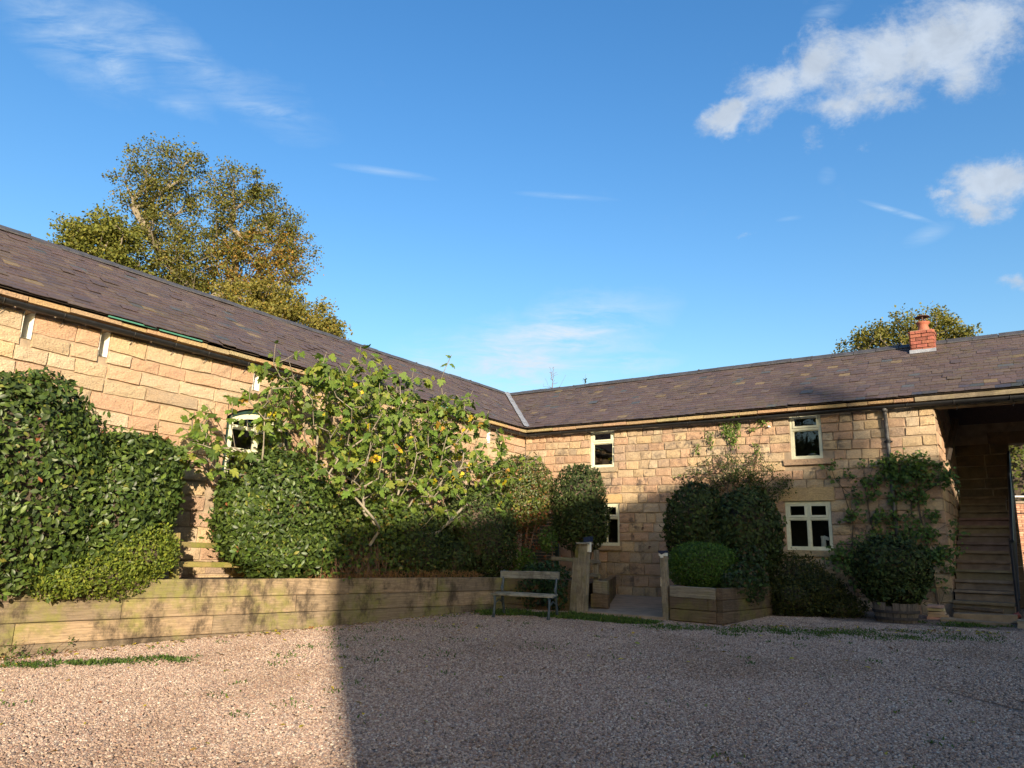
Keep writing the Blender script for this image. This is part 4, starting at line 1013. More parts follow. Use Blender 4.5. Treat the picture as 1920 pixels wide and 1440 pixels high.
    l = thing('solar_lamp', 'dark blue and white solar lamp leaning on the thick gate post cap', 'lamp', (3.98, -3.9, 1.1), group='solar lamps on the gate posts')
    m = MB(); m.obox((3.99, -3.90, 1.15), (0.065, 0, 0.01), (0, 0.055, 0), (-0.005, 0, 0.045)); m.obj('housing', MAT['plastic'], l)
    m = MB(); m.obox((4.025, -3.93, 1.02), (0.03, 0, 0), (0, 0.03, 0), (0, 0, 0.085)); m.obj('lens', MAT['lens'], l)
    G2 = thing('gate_post', 'slim square gate post with lamp at the corner of the right planter', 'post', (5.43, -3.93, -0.1), group='gate posts either side of the path')
    plank('timber', (5.455, -3.93, -0.15), (5.415, -3.93, 0.90), 0.11, 0.10, MAT['grey_wood'], G2, rng, up=(1, 0, 0), jit=0.003)
    m = MB(); m.box(5.375, 5.40, -3.988, -3.982, 0.42, 0.56); m.obj('number_plate', MAT['tin'], G2)
    l = thing('solar_lamp', 'small blue topped white lamp on the slim right gate post', 'lamp', (5.41, -3.93, 0.9), group='solar lamps on the gate posts')
    m = MB(); m.box(5.355, 5.465, -3.99, -3.87, 0.905, 0.955, jit=0.002); m.box(5.41-0.025, 5.41+0.025, -4.0, -3.985, 0.875, 0.915); m.obj('lens', MAT['lens'], l)
    m = MB(); m.box(5.35, 5.47, -3.996, -3.864, 0.957, 0.99); m.add([(5.352, -3.998, 0.956), (5.468, -3.998, 0.956), (5.41, -3.998, 0.925)], [(0, 1, 2)]); m.obj('housing', MAT['plastic'], l)
    # right planter
    T5 = thing('timber_planter', 'raised sleeper planter right of the path under the clipped box ball', 'planter', (5.9, -3.2, -0.1))
    for i, top in enumerate((0.44, 0.265, 0.085)):
        h = 0.172; z = top-h/2
        if i == 1:
            plank('sleeper', (5.56, -3.99, z), (6.20, -4.04, z), h, 0.10, MAT['dark_wood'], T5, rng); plank('sleeper', (6.21, -4.045, z), (6.33, -4.055, z), h, 0.10, MAT['dark_wood'], T5, rng)
        else: plank('sleeper', (5.56, -3.99, z), (6.33, -4.05, z), h, 0.10, MAT['grey_wood'] if i == 0 else MAT['dark_wood'], T5, rng)
        plank('sleeper', (6.385, -4.09 + 0.02*(i % 2), z), (6.60, -2.2, z), h, 0.10, MAT['dark_wood'], T5, rng)
        plank('sleeper', (5.50, -3.93, z), (5.55, -1.2, z), h, 0.10, MAT['dark_wood'], T5, rng)
    m = MB(); m.add([(5.55, -3.95, 0.40), (6.4, -4.0, 0.40), (6.58, -2.2, 0.37), (6.5, -0.02, 0.3), (4.6, -0.02, 0.3), (5.55, -1.2, 0.36)], [(0, 1, 2, 3, 4, 5)]); tag(m.obj('planter_soil', MAT['soil']), kind='structure')
    # paved path
    m = MB(); V = [(3.86, -3.97, -0.06), (5.42, -4.0, -0.06), (5.50, -0.03, 0.03), (2.2, -0.03, 0.03), (3.7, -3.0, -0.03)]
    m.add(V + [(v[0], v[1], -0.35) for v in V], [(0, 1, 2, 3, 4), (0, 5, 6, 1), (1, 6, 7, 2), (4, 9, 5, 0)]); tag(m.obj('path', MAT['concrete']), kind='structure')
sleepers()

def bench():
    rng = random.Random(4)
    T = thing('garden_bench', 'weathered garden bench of peeling white planks on dark iron ends', 'bench', (3.42, -4.92, -0.16), 0.22)
    Wm = world_of(T)
    def W(v): return Wm @ Vector(v)
    up = Wm.to_3x3() @ Vector((0, 0, 1))
    plank('back_plank', W((-0.53, 0.05, 0.685)), W((0.525, 0.05, 0.70)), 0.125, 0.03, MAT['white_wood'], T, rng, jit=0.005)
    for i, y in enumerate((-0.30, -0.19, -0.08)):
        plank('seat_plank', W((-0.53, y, 0.372+0.012*i)), W((0.53, y, 0.372+0.012*i)), 0.03, 0.095, MAT['white_wood'], T, rng, jit=0.003)
    for s in (-1, 1):
        m = MB(); x = 0.475*s
        def pt(y, z): return W((x, y, z))
        m.tube([pt(-0.34, -0.02), pt(-0.325, 0.12), pt(-0.30, 0.25), pt(-0.31, 0.35)], [0.028, 0.02, 0.02, 0.024], 6)
        m.tube([pt(0.12, -0.01), pt(0.085, 0.14), pt(0.02, 0.30), pt(0.0, 0.42), pt(0.035, 0.60), pt(0.075, 0.76)], [0.028, 0.021, 0.022, 0.02, 0.018, 0.016], 6)
        m.tube([pt(-0.34, 0.345), pt(-0.15, 0.352), pt(0.01, 0.365)], 0.02, 6)
        m.tube([pt(0.03, 0.52), pt(-0.03, 0.50), pt(-0.05, 0.45), pt(-0.01, 0.42)], 0.012, 5)
        m.tube([pt(-0.30, 0.22), pt(-0.12, 0.29), pt(0.05, 0.22)], 0.012, 5)
        m.obj('end_frame', MAT['blue_paint'], T, True)
bench()

def barrel_and_stones():
    rng = random.Random(8)
    c = (8.50, -1.80); z0 = -0.03
    T = thing('half_barrel', 'old oak half barrel tub planted with a dark evergreen bush', 'barrel', (c[0], c[1], z0))
    n = 20
    for k in range(n):
        a0, a1 = 2*math.pi*k/n + 0.012, 2*math.pi*(k+1)/n - 0.012
        am = (a0+a1)/2; V = []
        for (r, z) in ((0.295, 0.0), (0.33, 0.15), (0.345, 0.30 - (0.05 if k == 14 else 0) + rng.uniform(-0.006, 0.006))):
            for (a, rr) in ((a0, r), (a1, r), (a1, r-0.025), (a0, r-0.025)):
                V.append((rr*math.cos(a)-0.31*math.cos(am), rr*math.sin(a)-0.31*math.sin(am), z-0.15))
        F = [(i*4+j, i*4+(j+1) % 4, (i+1)*4+(j+1) % 4, (i+1)*4+j) for i in range(2) for j in range(4)] + [(8, 9, 10, 11)]
        me = bpy.data.meshes.new('stave'); me.from_pydata([(v[2], v[1], -v[0]) for v in V], [], F); set_col(me); me.materials.append(MAT['barrel'])
        o = bpy.data.objects.new('stave', me); COL.objects.link(o); o.parent = T
        o.matrix_basis = Matrix.Translation((0.31*math.cos(am), 0.31*math.sin(am), 0.15)) @ Matrix(((0, 0, -1, 0), (0, 1, 0, 0), (1, 0, 0, 0), (0, 0, 0, 1)))
    for z, r in ((0.06, 0.318), (0.165, 0.339)):
        m = MB(); m.lathe([(r, z-0.022), (r+0.004, z-0.02), (r+0.010, z+0.02), (r+0.006, z+0.022)], (c[0], c[1], z0), 28); m.obj('hoop', MAT['hoop'], T)
    m = MB(); m.lathe([(0.001, 0.25), (0.315, 0.25)], (c[0], c[1], z0), 16); m.obj('compost', MAT['soil'], T)
    for i in range(5):
        m = MB(); z = 0.0 + 0.045*i; o = rng.uniform(-0.02, 0.02)
        m.box(8.87+o, 9.14+o+rng.uniform(-0.04, 0.02), -1.13, -0.86+rng.uniform(-0.04, 0.04), z, z+0.038, tuple(k*rng.uniform(0.9, 1.3) for k in (1.35, 1.25, 1.0)), jit=0.012, rng=rng)
        tag(m.obj('flat_stone', MAT['flag']), ['lowest flat stone of the little pile beside the barrel', 'second flat stone up in the pile beside the barrel', 'middle flat stone of the pile beside the barrel', 'fourth flat stone up in the pile beside the barrel', 'topmost pale flat stone of the pile beside the barrel'][i], 'stone', 'flat stones piled by the barrel')
barrel_and_stones()

# ------------------------------------------------------------------ things on the window sills
def sill_items():
    b1 = MB(); b1.box(2.20, 2.52, 0.14, 0.26, 2.93, 2.955); tag(b1.obj('book', MAT['book']), 'lower white book under the flower bowl in the upper window', 'book', 'books on the upper sill')
    b2 = MB(); b2.box(2.23, 2.51, 0.145, 0.255, 2.957, 2.985); tag(b2.obj('book', MAT['book']), 'upper white book directly under the flower bowl', 'book', 'books on the upper sill')
    T = thing('flower_bowl', 'white bowl of yellow primulas on the books in the left upper window', 'flower pot', (2.41, 0.2, 2.987))
    m = MB(); m.lathe([(0.001, 0.0), (0.04, 0.0), (0.045, 0.02), (0.07, 0.085), (0.066, 0.085), (0.04, 0.02)], (2.41, 0.2, 2.987), 16); m.obj('bowl', MAT['porcelain'], T, True)
    rng = random.Random(2); lf = MB()
    for k in range(26):
        a = rng.uniform(0, 6.28); r = rng.uniform(0.02, 0.12); c = Vector((2.41+r*math.cos(a), 0.2+0.5*r*math.sin(a), 3.075+rng.uniform(0, 0.05)))
        lf.obox(c, Vector((0.028*math.cos(a), 0.028*math.sin(a), 0.012)), Vector((-0.016*math.sin(a), 0.016*math.cos(a), 0)), (0, 0, 0.001), (0.06, 0.11, 0.03))
    lf.obj('leaves', MAT['leaf_soft'], T)
    for k in range(6):
        x, z = 2.41 + [-0.1, -0.03, 0.03, 0.08, -0.06, 0.0][k], 3.13 + [0.0, 0.02, 0.01, 0.0, 0.015, -0.01][k]
        m = MB()
        for j in range(5):
            a = 2*math.pi*j/5+k; m.add([(x, 0.17, z), (x+0.026*math.cos(a-0.5), 0.165, z+0.026*math.sin(a-0.5)), (x+0.034*math.cos(a), 0.17, z+0.034*math.sin(a)), (x+0.026*math.cos(a+0.5), 0.165, z+0.026*math.sin(a+0.5))], [(0, 1, 2, 3)], (0.75, 0.55, 0.04))
        m.obj('flower', MAT['flower'], T)
    T = thing('tin_planter', 'oval tin planter with a small plant in the right upper window', 'flower pot', (6.95, 0.2, 2.91))
    m = MB(); m.lathe([(0.001, 0.0), (0.10, 0.0), (0.105, 0.01), (0.12, 0.095), (0.126, 0.10), (0.112, 0.10), (0.1, 0.02)], (6.95, 0.21, 2.91), 20); m.obj('pot', MAT['tin'], T, True)
    m = MB()
    for k in range(7):
        a = k*0.9; m.tube([(6.95, 0.2, 3.0), (6.95+0.05*math.cos(a), 0.2+0.04*math.sin(a), 3.06), (6.95+0.10*math.cos(a), 0.2+0.06*math.sin(a), 3.07+0.02*(k % 3))], [0.004, 0.008, 0.001], 4, (0.04, 0.08, 0.02))
    m.obj('foliage', MAT['leaf_soft'], T)
    T = thing('white_jug', 'tall white jug standing inside the lower right window', 'jug', (7.06, 0.2, 1.105))
    m = MB(); m.lathe([(0.001, 0), (0.05, 0), (0.052, 0.02), (0.045, 0.2), (0.05, 0.27), (0.044, 0.27), (0.04, 0.03)], (7.04, 0.19, 1.105), 16); m.obj('body', MAT['porcelain'], T, True)
    m = MB(); m.obox((7.10, 0.18, 1.335), (0.05, 0, -0.02), (0, 0.03, 0), (0.012, 0, 0.03)); m.obj('spout', MAT['porcelain'], T)
sill_items()

# ------------------------------------------------------------------ plants
def nz3(P, seed, f=1.0):
    r = np.random.default_rng(seed); out = np.zeros(len(P))
    for k in range(7):
        d = r.normal(size=3)*f*(1.6**(k*0.5)); out += np.sin(P @ d + r.uniform(0, 6.28))/(1+0.35*k)
    return out/3.0

LAUREL_V = np.array([(0, 0, 0), (0.20, 0.33, 0.045), (0.21, 0.66, 0.03), (0, 1, -0.09), (-0.21, 0.66, 0.03), (-0.20, 0.33, 0.045), (0, 0.33, 0.0), (0, 0.66, -0.015)], np.float32)
LAUREL_F = np.array([(0, 1, 6), (0, 6, 5), (1, 2, 7), (1, 7, 6), (6, 7, 4), (6, 4, 5), (2, 3, 7), (7, 3, 4)], np.int32)
SMALL_V = np.array([(0, 0, 0), (0.24, 0.5, 0.03), (0, 1, -0.03), (-0.24, 0.5, 0.03)], np.float32)
SMALL_F = np.array([(0, 1, 3), (1, 2, 3)], np.int32)
ROUND_V = np.array([(0, 0, 0), (0.34, 0.22, 0.03), (0.42, 0.55, 0.05), (0.2, 0.8, 0.0), (0, 1, -0.06), (-0.2, 0.8, 0.0), (-0.42, 0.55, 0.05), (-0.34, 0.22, 0.03), (0, 0.45, 0.0)], np.float32)
ROUND_F = np.array([(8, 0, 1), (8, 1, 2), (8, 2, 3), (8, 3, 4), (8, 4, 5), (8, 5, 6), (8, 6, 7), (8, 7, 0)], np.int32)
FIG_V = np.array([(0, 0, 0), (0.26, -0.05, 0.03), (0.44, 0.08, 0.02), (0.47, 0.28, -0.01), (0.29, 0.40, 0.02), (0.40, 0.58, -0.02), (0.33, 0.76, -0.05), (0.15, 0.68, 0.0), (0.13, 0.90, -0.07), (0, 1.0, -0.12), (-0.13, 0.90, -0.07), (-0.15, 0.68, 0.0), (-0.33, 0.76, -0.05), (-0.40, 0.58, -0.02), (-0.29, 0.40, 0.02), (-0.47, 0.28, -0.01), (-0.44, 0.08, 0.02), (-0.26, -0.05, 0.03), (0, 0.38, -0.02)], np.float32)
FIG_F = np.array([(18, i, i+1) for i in range(0, 17)] + [(18, 17, 0)], np.int32)
IVY_V = np.array([(0, 0, 0), (0.36, 0.02, 0.02), (0.48, 0.42, 0), (0.2, 0.55, 0.02), (0, 1.0, -0.06), (-0.2, 0.55, 0.02), (-0.48, 0.42, 0), (-0.36, 0.02, 0.02)], np.float32)
IVY_F = np.array([(0, 1, 2), (0, 2, 3), (0, 3, 4), (0, 4, 5), (0, 5, 6), (0, 6, 7)], np.int32)

def frames(N, A):
    """rotation matrices whose z is near N and y near A"""
    N = N/np.linalg.norm(N, axis=1, keepdims=True)
    A = A - (A*N).sum(1, keepdims=True)*N; A /= np.linalg.norm(A, axis=1, keepdims=True)+1e-9
    X = np.cross(A, N); return np.stack([X, A, N], 2)

def cloud(name, TV, TF, P, Mx, S_, colors, mat, parent=None, wide=None):
    k = len(TV); T = np.repeat(TV[None], len(P), 0)*S_[:, None, None]
    if wide is not None: T[:, :, 0] *= wide[:, None]
    V = np.einsum('nij,nkj->nki', Mx, T) + P[:, None, :]
    F = (TF[None] + (np.arange(len(P))*k)[:, None, None]).reshape(-1, TF.shape[1])
    C = np.repeat(colors[:, None, :], k, 1).reshape(-1, 3)
    return link(name, mesh_np(name, V.reshape(-1, 3), F, C), parent, None, mat)

def pick(cols, n, rng, jit=0.22):
    w = np.array([c[3] for c in cols]); w = w/w.sum(); idx = rng.choice(len(cols), n, p=w)
    c = np.array([c[:3] for c in cols])[idx]; return c*rng.uniform(1-jit, 1+jit, (n, 1))*rng.uniform(0.93, 1.07, (n, 3))

def shell(ells, n, rng, seed, lump=0.06, depth=0.22, tail=2.2, p=2.4, keep=None, f=3.0):
    """points in the outer layer of a union of superellipsoids, with outward normals"""
    ar = np.array([(e[3]*e[4]+e[4]*e[5]+e[3]*e[5]) for e in ells]); cnt = (ar/ar.sum()*n*1.6).astype(int)+1
    PP = []; NN = []
    for e, c in zip(ells, cnt):
        d = rng.normal(size=(c, 3)); d /= np.linalg.norm(d, axis=1, keepdims=True)
        pw = e[6] if len(e) > 6 else p
        r = (np.abs(d)**pw).sum(1)**(-1/pw); R_ = np.array(e[3:6]); ctr = np.array(e[:3])
        q = d*r[:, None]
        t = 1 - depth*rng.power(1/tail, c)*1.0
        lum = 1 + lump*nz3(q*R_*1.0+ctr, seed, f)
        P = ctr + q*R_*(t*lum)[:, None]
        g = np.sign(q)*np.abs(q)**(pw-1)/R_; g /= np.linalg.norm(g, axis=1, keepdims=True)
        ok = np.ones(c, bool)
        for e2 in ells:
            if e2 is e: continue
            pw2 = e2[6] if len(e2) > 6 else p
            s = ((np.abs((P-np.array(e2[:3]))/np.array(e2[3:6])))**pw2).sum(1); ok &= s > (1-depth*1.3)**pw2
        PP.append(P[ok]); NN.append(g[ok])
    P = np.concatenate(PP); N = np.concatenate(NN)
    if keep is not None: k = keep(P); P, N = P[k], N[k]
    idx = rng.permutation(len(P))[:n]; return P[idx], N[idx]

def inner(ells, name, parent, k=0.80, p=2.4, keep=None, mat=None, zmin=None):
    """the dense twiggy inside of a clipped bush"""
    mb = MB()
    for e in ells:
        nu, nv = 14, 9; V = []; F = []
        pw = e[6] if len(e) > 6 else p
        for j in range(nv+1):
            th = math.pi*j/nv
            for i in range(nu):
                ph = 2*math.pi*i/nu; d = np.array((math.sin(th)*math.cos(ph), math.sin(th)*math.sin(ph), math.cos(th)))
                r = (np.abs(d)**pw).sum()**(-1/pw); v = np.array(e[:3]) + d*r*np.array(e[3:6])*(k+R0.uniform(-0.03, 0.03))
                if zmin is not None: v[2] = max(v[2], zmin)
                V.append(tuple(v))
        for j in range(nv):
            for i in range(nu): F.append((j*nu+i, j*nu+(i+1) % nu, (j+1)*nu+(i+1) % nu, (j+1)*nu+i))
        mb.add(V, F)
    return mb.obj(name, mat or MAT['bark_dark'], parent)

def bush(name, label, cat, base, ells, n, size, cols, seed, tmpl='laurel', mat='leaf', tilt=0.75, up=0.45, core=0.70, lump=0.05, depth=0.22, keep=None, stems=None, group=None, wide=1.0, f=3.0, droop=0.0, topcols=None, smat='bark_dark', shoots=0):
    rng = np.random.default_rng(seed)
    T = thing(name, label, cat, base, 0, group)
    P, N = shell(ells, n, rng, seed, lump, depth, keep=keep, f=f)
    Nl = N + rng.normal(size=P.shape)*tilt*0.62; A = rng.normal(size=P.shape)*0.8 + np.array((0, 0, up-droop)) + N*0.45
    n0 = len(P)
    if shoots:
        i_ = rng.choice(n0, shoots); d_ = N[i_]*0.8 + rng.normal(size=(shoots, 3))*0.35 + np.array((0, 0, 0.55)); d_ /= np.linalg.norm(d_, axis=1, keepdims=True)
        ext = [P[i_] + d_*size*(0.25+0.42*j) for j in range(5)]; P = np.concatenate([P]+ext)
        Nl = np.concatenate([Nl, rng.normal(size=(shoots*5, 3))*0.7 + np.tile(N[i_], (5, 1))*0.6]); A = np.concatenate([A, np.tile(d_, (5, 1))*0.7 + rng.normal(size=(shoots*5, 3))*0.6])
    c = pick(cols, len(P), rng)
    if shoots: c[n0:] = c[n0:]*1.25
    if topcols:
        zr = (P[:, 2]-P[:, 2].min())/(np.ptp(P[:, 2])+1e-6); s = rng.random(len(P)) < np.clip((zr-topcols[1])/max(1e-3, topcols[2]-topcols[1]), 0, 1)*topcols[3]
        c2 = pick(topcols[0], len(P), rng); c[s] = c2[s]
    tv, tf = dict(laurel=(LAUREL_V, LAUREL_F), small=(SMALL_V, SMALL_F), round=(ROUND_V, ROUND_F), ivy=(IVY_V, IVY_F))[tmpl]
    S_ = size*rng.uniform(0.5, 1.3, len(P))
    cloud('foliage', tv, tf, P, frames(Nl, A), S_, c, MAT[mat], T, wide=np.full(len(P), wide)*rng.uniform(0.85, 1.2, len(P)))
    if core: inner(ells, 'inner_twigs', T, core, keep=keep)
    if stems:
        for st in stems:
            m = MB(); m.tube(st[0], st[1], 6); m.obj('stem', MAT[smat], T)
    return T

LAUREL = [(0.042, 0.068, 0.017, 4), (0.058, 0.090, 0.019, 4), (0.082, 0.12, 0.024, 2.5), (0.030, 0.048, 0.016, 2), (0.15, 0.16, 0.032, 0.3), (0.20, 0.07, 0.035, 0.05)]
DARKL = [(0.030, 0.046, 0.017, 4), (0.043, 0.062, 0.021, 4), (0.060, 0.080, 0.026, 2), (0.022, 0.033, 0.014, 2), (0.075, 0.06, 0.028, 0.3)]
HEBE = [(0.13, 0.165, 0.022, 4), (0.17, 0.20, 0.028, 3), (0.085, 0.12, 0.022, 3)]
BOX = [(0.058, 0.115, 0.02, 4), (0.08, 0.145, 0.025, 3), (0.042, 0.082, 0.018, 2)]
YEW = [(0.034, 0.046, 0.012, 4), (0.055, 0.060, 0.014, 3), (0.095, 0.088, 0.018, 1.6), (0.026, 0.034, 0.011, 3)]

left_ok = lambda P: (P[:, 0] > 0.03)
right_ok = lambda P: (P[:, 1] < -0.03)

bush('laurel_bush', 'largest clipped laurel dome at far left overhanging the sleeper wall', 'bush', (0.75, -11.5, 0.4),
     [(0.72, -11.9, 1.35, 0.66, 1.15, 1.42, 2.5), (0.72, -12.9, 1.2, 0.66, 1.2, 1.2, 2.5), (0.74, -10.7, 1.25, 0.58, 0.55, 1.0, 2.4)],
     31000, 0.086, LAUREL, 101, shoots=260, keep=lambda P: left_ok(P) & (P[:, 2] > 0.30), depth=0.2, lump=0.09, f=2.2)
bush('laurel_bush', 'lower rounded laurel joined to the right side of the largest laurel', 'bush', (0.72, -10.2, 0.4),
     [(0.70, -10.32, 1.50, 0.50, 0.54, 0.82, 2.15)], 10000, 0.082, LAUREL, 102, shoots=90, keep=left_ok, depth=0.25, lump=0.07)
bush('hebe_shrub', 'bright yellow green hebe cushion spilling over the sleepers', 'shrub', (1.05, -10.45, 0.42),
     [(1.12, -10.40, 0.76, 0.30, 0.50, 0.36, 2.2), (1.10, -10.85, 0.48, 0.34, 0.58, 0.26, 2.2), (1.04, -11.25, 0.42, 0.30, 0.35, 0.2, 2.2)], 12000, 0.046, HEBE, 103, shoots=120, tmpl='small', mat='leaf_soft', wide=1.1, lump=0.16, depth=0.42, core=0.52, tilt=1.2, up=0.9, f=6)
bush('laurel_bush', 'rounded laurel right of the rail fence and left of the fig', 'bush', (1.0, -8.6, 0.4),
     [(1.02, -8.28, 1.36, 0.72, 0.94, 0.95, 2.2), (1.05, -8.1, 0.85, 0.72, 0.75, 0.5, 2.3), (1.05, -8.72, 1.30, 0.5, 0.58, 0.72, 2.1)], 21000, 0.08, LAUREL, 104, shoots=180, keep=left_ok, depth=0.24, lump=0.06)
bush('clipped_bush', 'dark clipped evergreen mound in shade below the right side of the fig', 'bush', (1.5, -4.5, 0.4),
     [(1.30, -5.55, 0.88, 0.66, 0.80, 0.68, 2.2), (1.45, -3.85, 1.20, 0.76, 0.82, 0.96, 2.2), (1.40, -4.7, 0.72, 0.55, 0.6, 0.45, 2.0)], 20000, 0.066, DARKL, 105, shoots=120, mat='leaf_matt', keep=left_ok, depth=0.2, lump=0.05, topcols=([(0.075, 0.09, 0.024, 1), (0.06, 0.08, 0.022, 1)], 0.8, 1.0, 0.4))
bush('photinia_bush', 'domed photinia with green crown and red brown lower leaves', 'bush', (1.5, -2.4, 0.4),
     [(1.42, -2.4, 2.10, 0.82, 0.82, 0.80, 2.2)], 13000, 0.062, [(0.068, 0.088, 0.020, 4), (0.086, 0.102, 0.024, 3), (0.16, 0.085, 0.03, 1.2), (0.045, 0.062, 0.018, 3)], 106, keep=left_ok, depth=0.4, lump=0.06, core=0.0,
     stems=[([(1.4, -2.4, 0.38), (1.45, -2.5, 1.1), (1.3, -2.6, 1.9), (1.2, -2.5, 2.5)], [0.035, 0.03, 0.022, 0.008]), ([(1.55, -2.35, 0.38), (1.75, -2.5, 1.2), (1.8, -2.4, 1.9), (1.7, -2.3, 2.4)], [0.03, 0.025, 0.02, 0.008]), ([(1.3, -2.3, 0.38), (1.1, -2.5, 1.0), (1.0, -2.4, 1.7), (1.1, -2.2, 2.2)], [0.028, 0.022, 0.016, 0.006]), ([(1.62, -2.5, 0.38), (1.95, -2.7, 0.9), (2.05, -2.6, 1.5)], [0.022, 0.018, 0.006])], smat='twig')
# its thin lower leaves
def photinia_low():
    rng = np.random.default_rng(1061); n = 2300
    T = [o for o in bpy.data.objects if o.name.startswith('photinia_bush')][0]
    P = np.stack([1.45 + rng.normal(size=n)*0.38, -2.45 + rng.normal(size=n)*0.38, 0.55 + 1.25*rng.power(2.2, n)], 1); P = P[left_ok(P)]
    n = len(P); c = pick([(0.16, 0.05, 0.028, 3), (0.10, 0.055, 0.025, 3), (0.05, 0.06, 0.02, 3), (0.26, 0.06, 0.03, 0.7), (0.22, 0.13, 0.05, 0.6)], n, rng)
    cloud('lower_leaves', LAUREL_V, LAUREL_F, P, frames(rng.normal(size=(n, 3)), rng.normal(size=(n, 3))+np.array((0, 0, -0.3))), 0.062*rng.uniform(0.6, 1.2, n), c, MAT['leaf'], T)
photinia_low()
bush('clipped_bay', 'dark domed bay tree on a few stems left of the lower window', 'bush', (2.7, -2.0, 0.35),
     [(2.72, -1.95, 1.95, 0.56, 0.56, 0.80, 2.3), (2.76, -1.95, 1.55, 0.60, 0.55, 0.62, 2.3)], 8200, 0.075, DARKL, 107, shoots=70, mat='leaf_matt', keep=right_ok, depth=0.26, lump=0.06, core=0.66,
     stems=[([(2.62, -2.0, 0.33), (2.6, -2.0, 1.2)], [0.03, 0.025]), ([(2.8, -1.95, 0.33), (2.85, -1.95, 1.2)], [0.026, 0.022]), ([(2.95, -2.05, 0.33), (3.1, -2.1, 1.1)], [0.018, 0.012]), ([(2.72, -2.15, 0.33), (2.66, -2.2, 1.0)], [0.016, 0.012])])
rngx = np.random.default_rng(3)
bush('under_shrub', 'small dark trailing shrub growing behind and below the bench', 'shrub', (3.1, -3.9, -0.1),
     [(2.98, -4.02, 0.30, 0.40, 0.20, 0.34, 2.2), (3.35, -4.0, 0.24, 0.26, 0.22, 0.34, 2.2), (2.9, -3.6, 0.55, 0.5, 0.3, 0.18, 2.2)], 2600, 0.05, [(0.022, 0.05, 0.02, 3), (0.035, 0.075, 0.028, 2), (0.018, 0.035, 0.016, 2)], 108, tmpl='round', depth=0.7, core=0.0, lump=0.15, tilt=1.1, mat='leaf_soft')
bush('young_shrub', 'sparse light green shrub in front of the dark green screen', 'shrub', (2.35, -2.5, 0.35),
     [(2.35, -2.6, 1.15, 0.22, 0.2, 0.28, 2.0), (1.95, -2.9, 0.75, 0.3, 0.25, 0.25, 2.0)], 900, 0.055, [(0.06, 0.11, 0.025, 2), (0.09, 0.14, 0.03, 1)], 109, tmpl='round', depth=0.8, core=0.0, lump=0.2, tilt=1.2, mat='leaf_soft',
     stems=[([(2.2, -2.5, 0.35), (2.3, -2.55, 1.1)], [0.012, 0.006]), ([(2.45, -2.5, 0.35), (2.42, -2.6, 1.3)], [0.012, 0.005]), ([(2.05, -2.8, 0.35), (1.9, -2.9, 0.95)], [0.01, 0.005])], smat='twig')
bush('laurel_bush', 'double domed dark laurel against the wall behind the box ball', 'bush', (5.7, -2.0, 0.35),
     [(5.28, -1.95, 1.42, 0.60, 0.75, 0.82, 2.05), (6.22, -1.95, 1.32, 0.58, 0.72, 0.84, 2.1), (5.8, -1.9, 1.0, 0.72, 0.7, 0.7, 2.5)], 15500, 0.085, DARKL, 110, shoots=150, mat='leaf_matt', keep=right_ok, depth=0.22, lump=0.06)
bush('box_ball', 'clipped bright green box ball in the right planter', 'shrub', (5.75, -3.05, 0.4),
     [(5.76, -3.05, 0.74, 0.54, 0.52, 0.40, 2.7)], 17000, 0.040, BOX, 111, shoots=90, tmpl='small', mat='leaf_soft', wide=1.15, lump=0.07, depth=0.3, core=0.62, tilt=1.0, up=0.9, f=8)
bush('bramble_tangle', 'loose mixed undergrowth spilling over the planter right of the box ball', 'shrub', (6.35, -2.9, 0.4),
     [(6.42, -3.0, 0.50, 0.36, 0.62, 0.32, 2.0), (6.35, -2.5, 0.78, 0.34, 0.45, 0.38, 2.0)], 4200, 0.05, [(0.035, 0.06, 0.022, 3), (0.05, 0.09, 0.03, 2), (0.028, 0.038, 0.018, 2), (0.11, 0.07, 0.04, 0.5)], 112, tmpl='ivy', mat='leaf_soft', depth=0.85, core=0.0, lump=0.2, tilt=1.2,
     stems=[([(6.2, -2.8, 0.4), (6.4, -3.0, 0.8), (6.75, -3.2, 0.55)], [0.008, 0.007, 0.003]), ([(6.1, -2.6, 0.4), (6.2, -2.7, 0.95), (6.5, -2.9, 1.15)], [0.008, 0.006, 0.003]), ([(6.4, -2.4, 0.4), (6.3, -2.6, 1.1)], [0.008, 0.004])], smat='twig')
bush('spreading_yew', 'low spreading dark yew beneath the lower right window', 'shrub', (7.0, -1.5, 0),
     [(6.85, -1.45, 0.50, 0.55, 0.55, 0.50, 2.0), (7.25, -1.5, 0.28, 0.55, 0.55, 0.42, 2.0), (6.95, -1.9, 0.25, 0.5, 0.5, 0.38, 2.0), (7.6, -1.55, 0.1, 0.42, 0.4, 0.25, 2.0)], 20000, 0.055, YEW, 113, shoots=260, tmpl='small', mat='leaf_soft', wide=0.8, lump=0.16, depth=0.4, core=0.55, tilt=1.1, up=0.5, f=5, keep=lambda P: right_ok(P) & (P[:, 2] > -0.06))
bush('tub_laurel', 'dense rounded evergreen growing in the half barrel', 'bush', (8.5, -1.8, 0.25),
     [(8.48, -1.70, 0.82, 0.60, 0.55, 0.50, 2.2), (8.5, -1.75, 0.5, 0.45, 0.42, 0.32, 2.2)], 6500, 0.078, DARKL, 114, shoots=90, mat='leaf_matt', keep=right_ok, depth=0.25, lump=0.08, core=0.68)

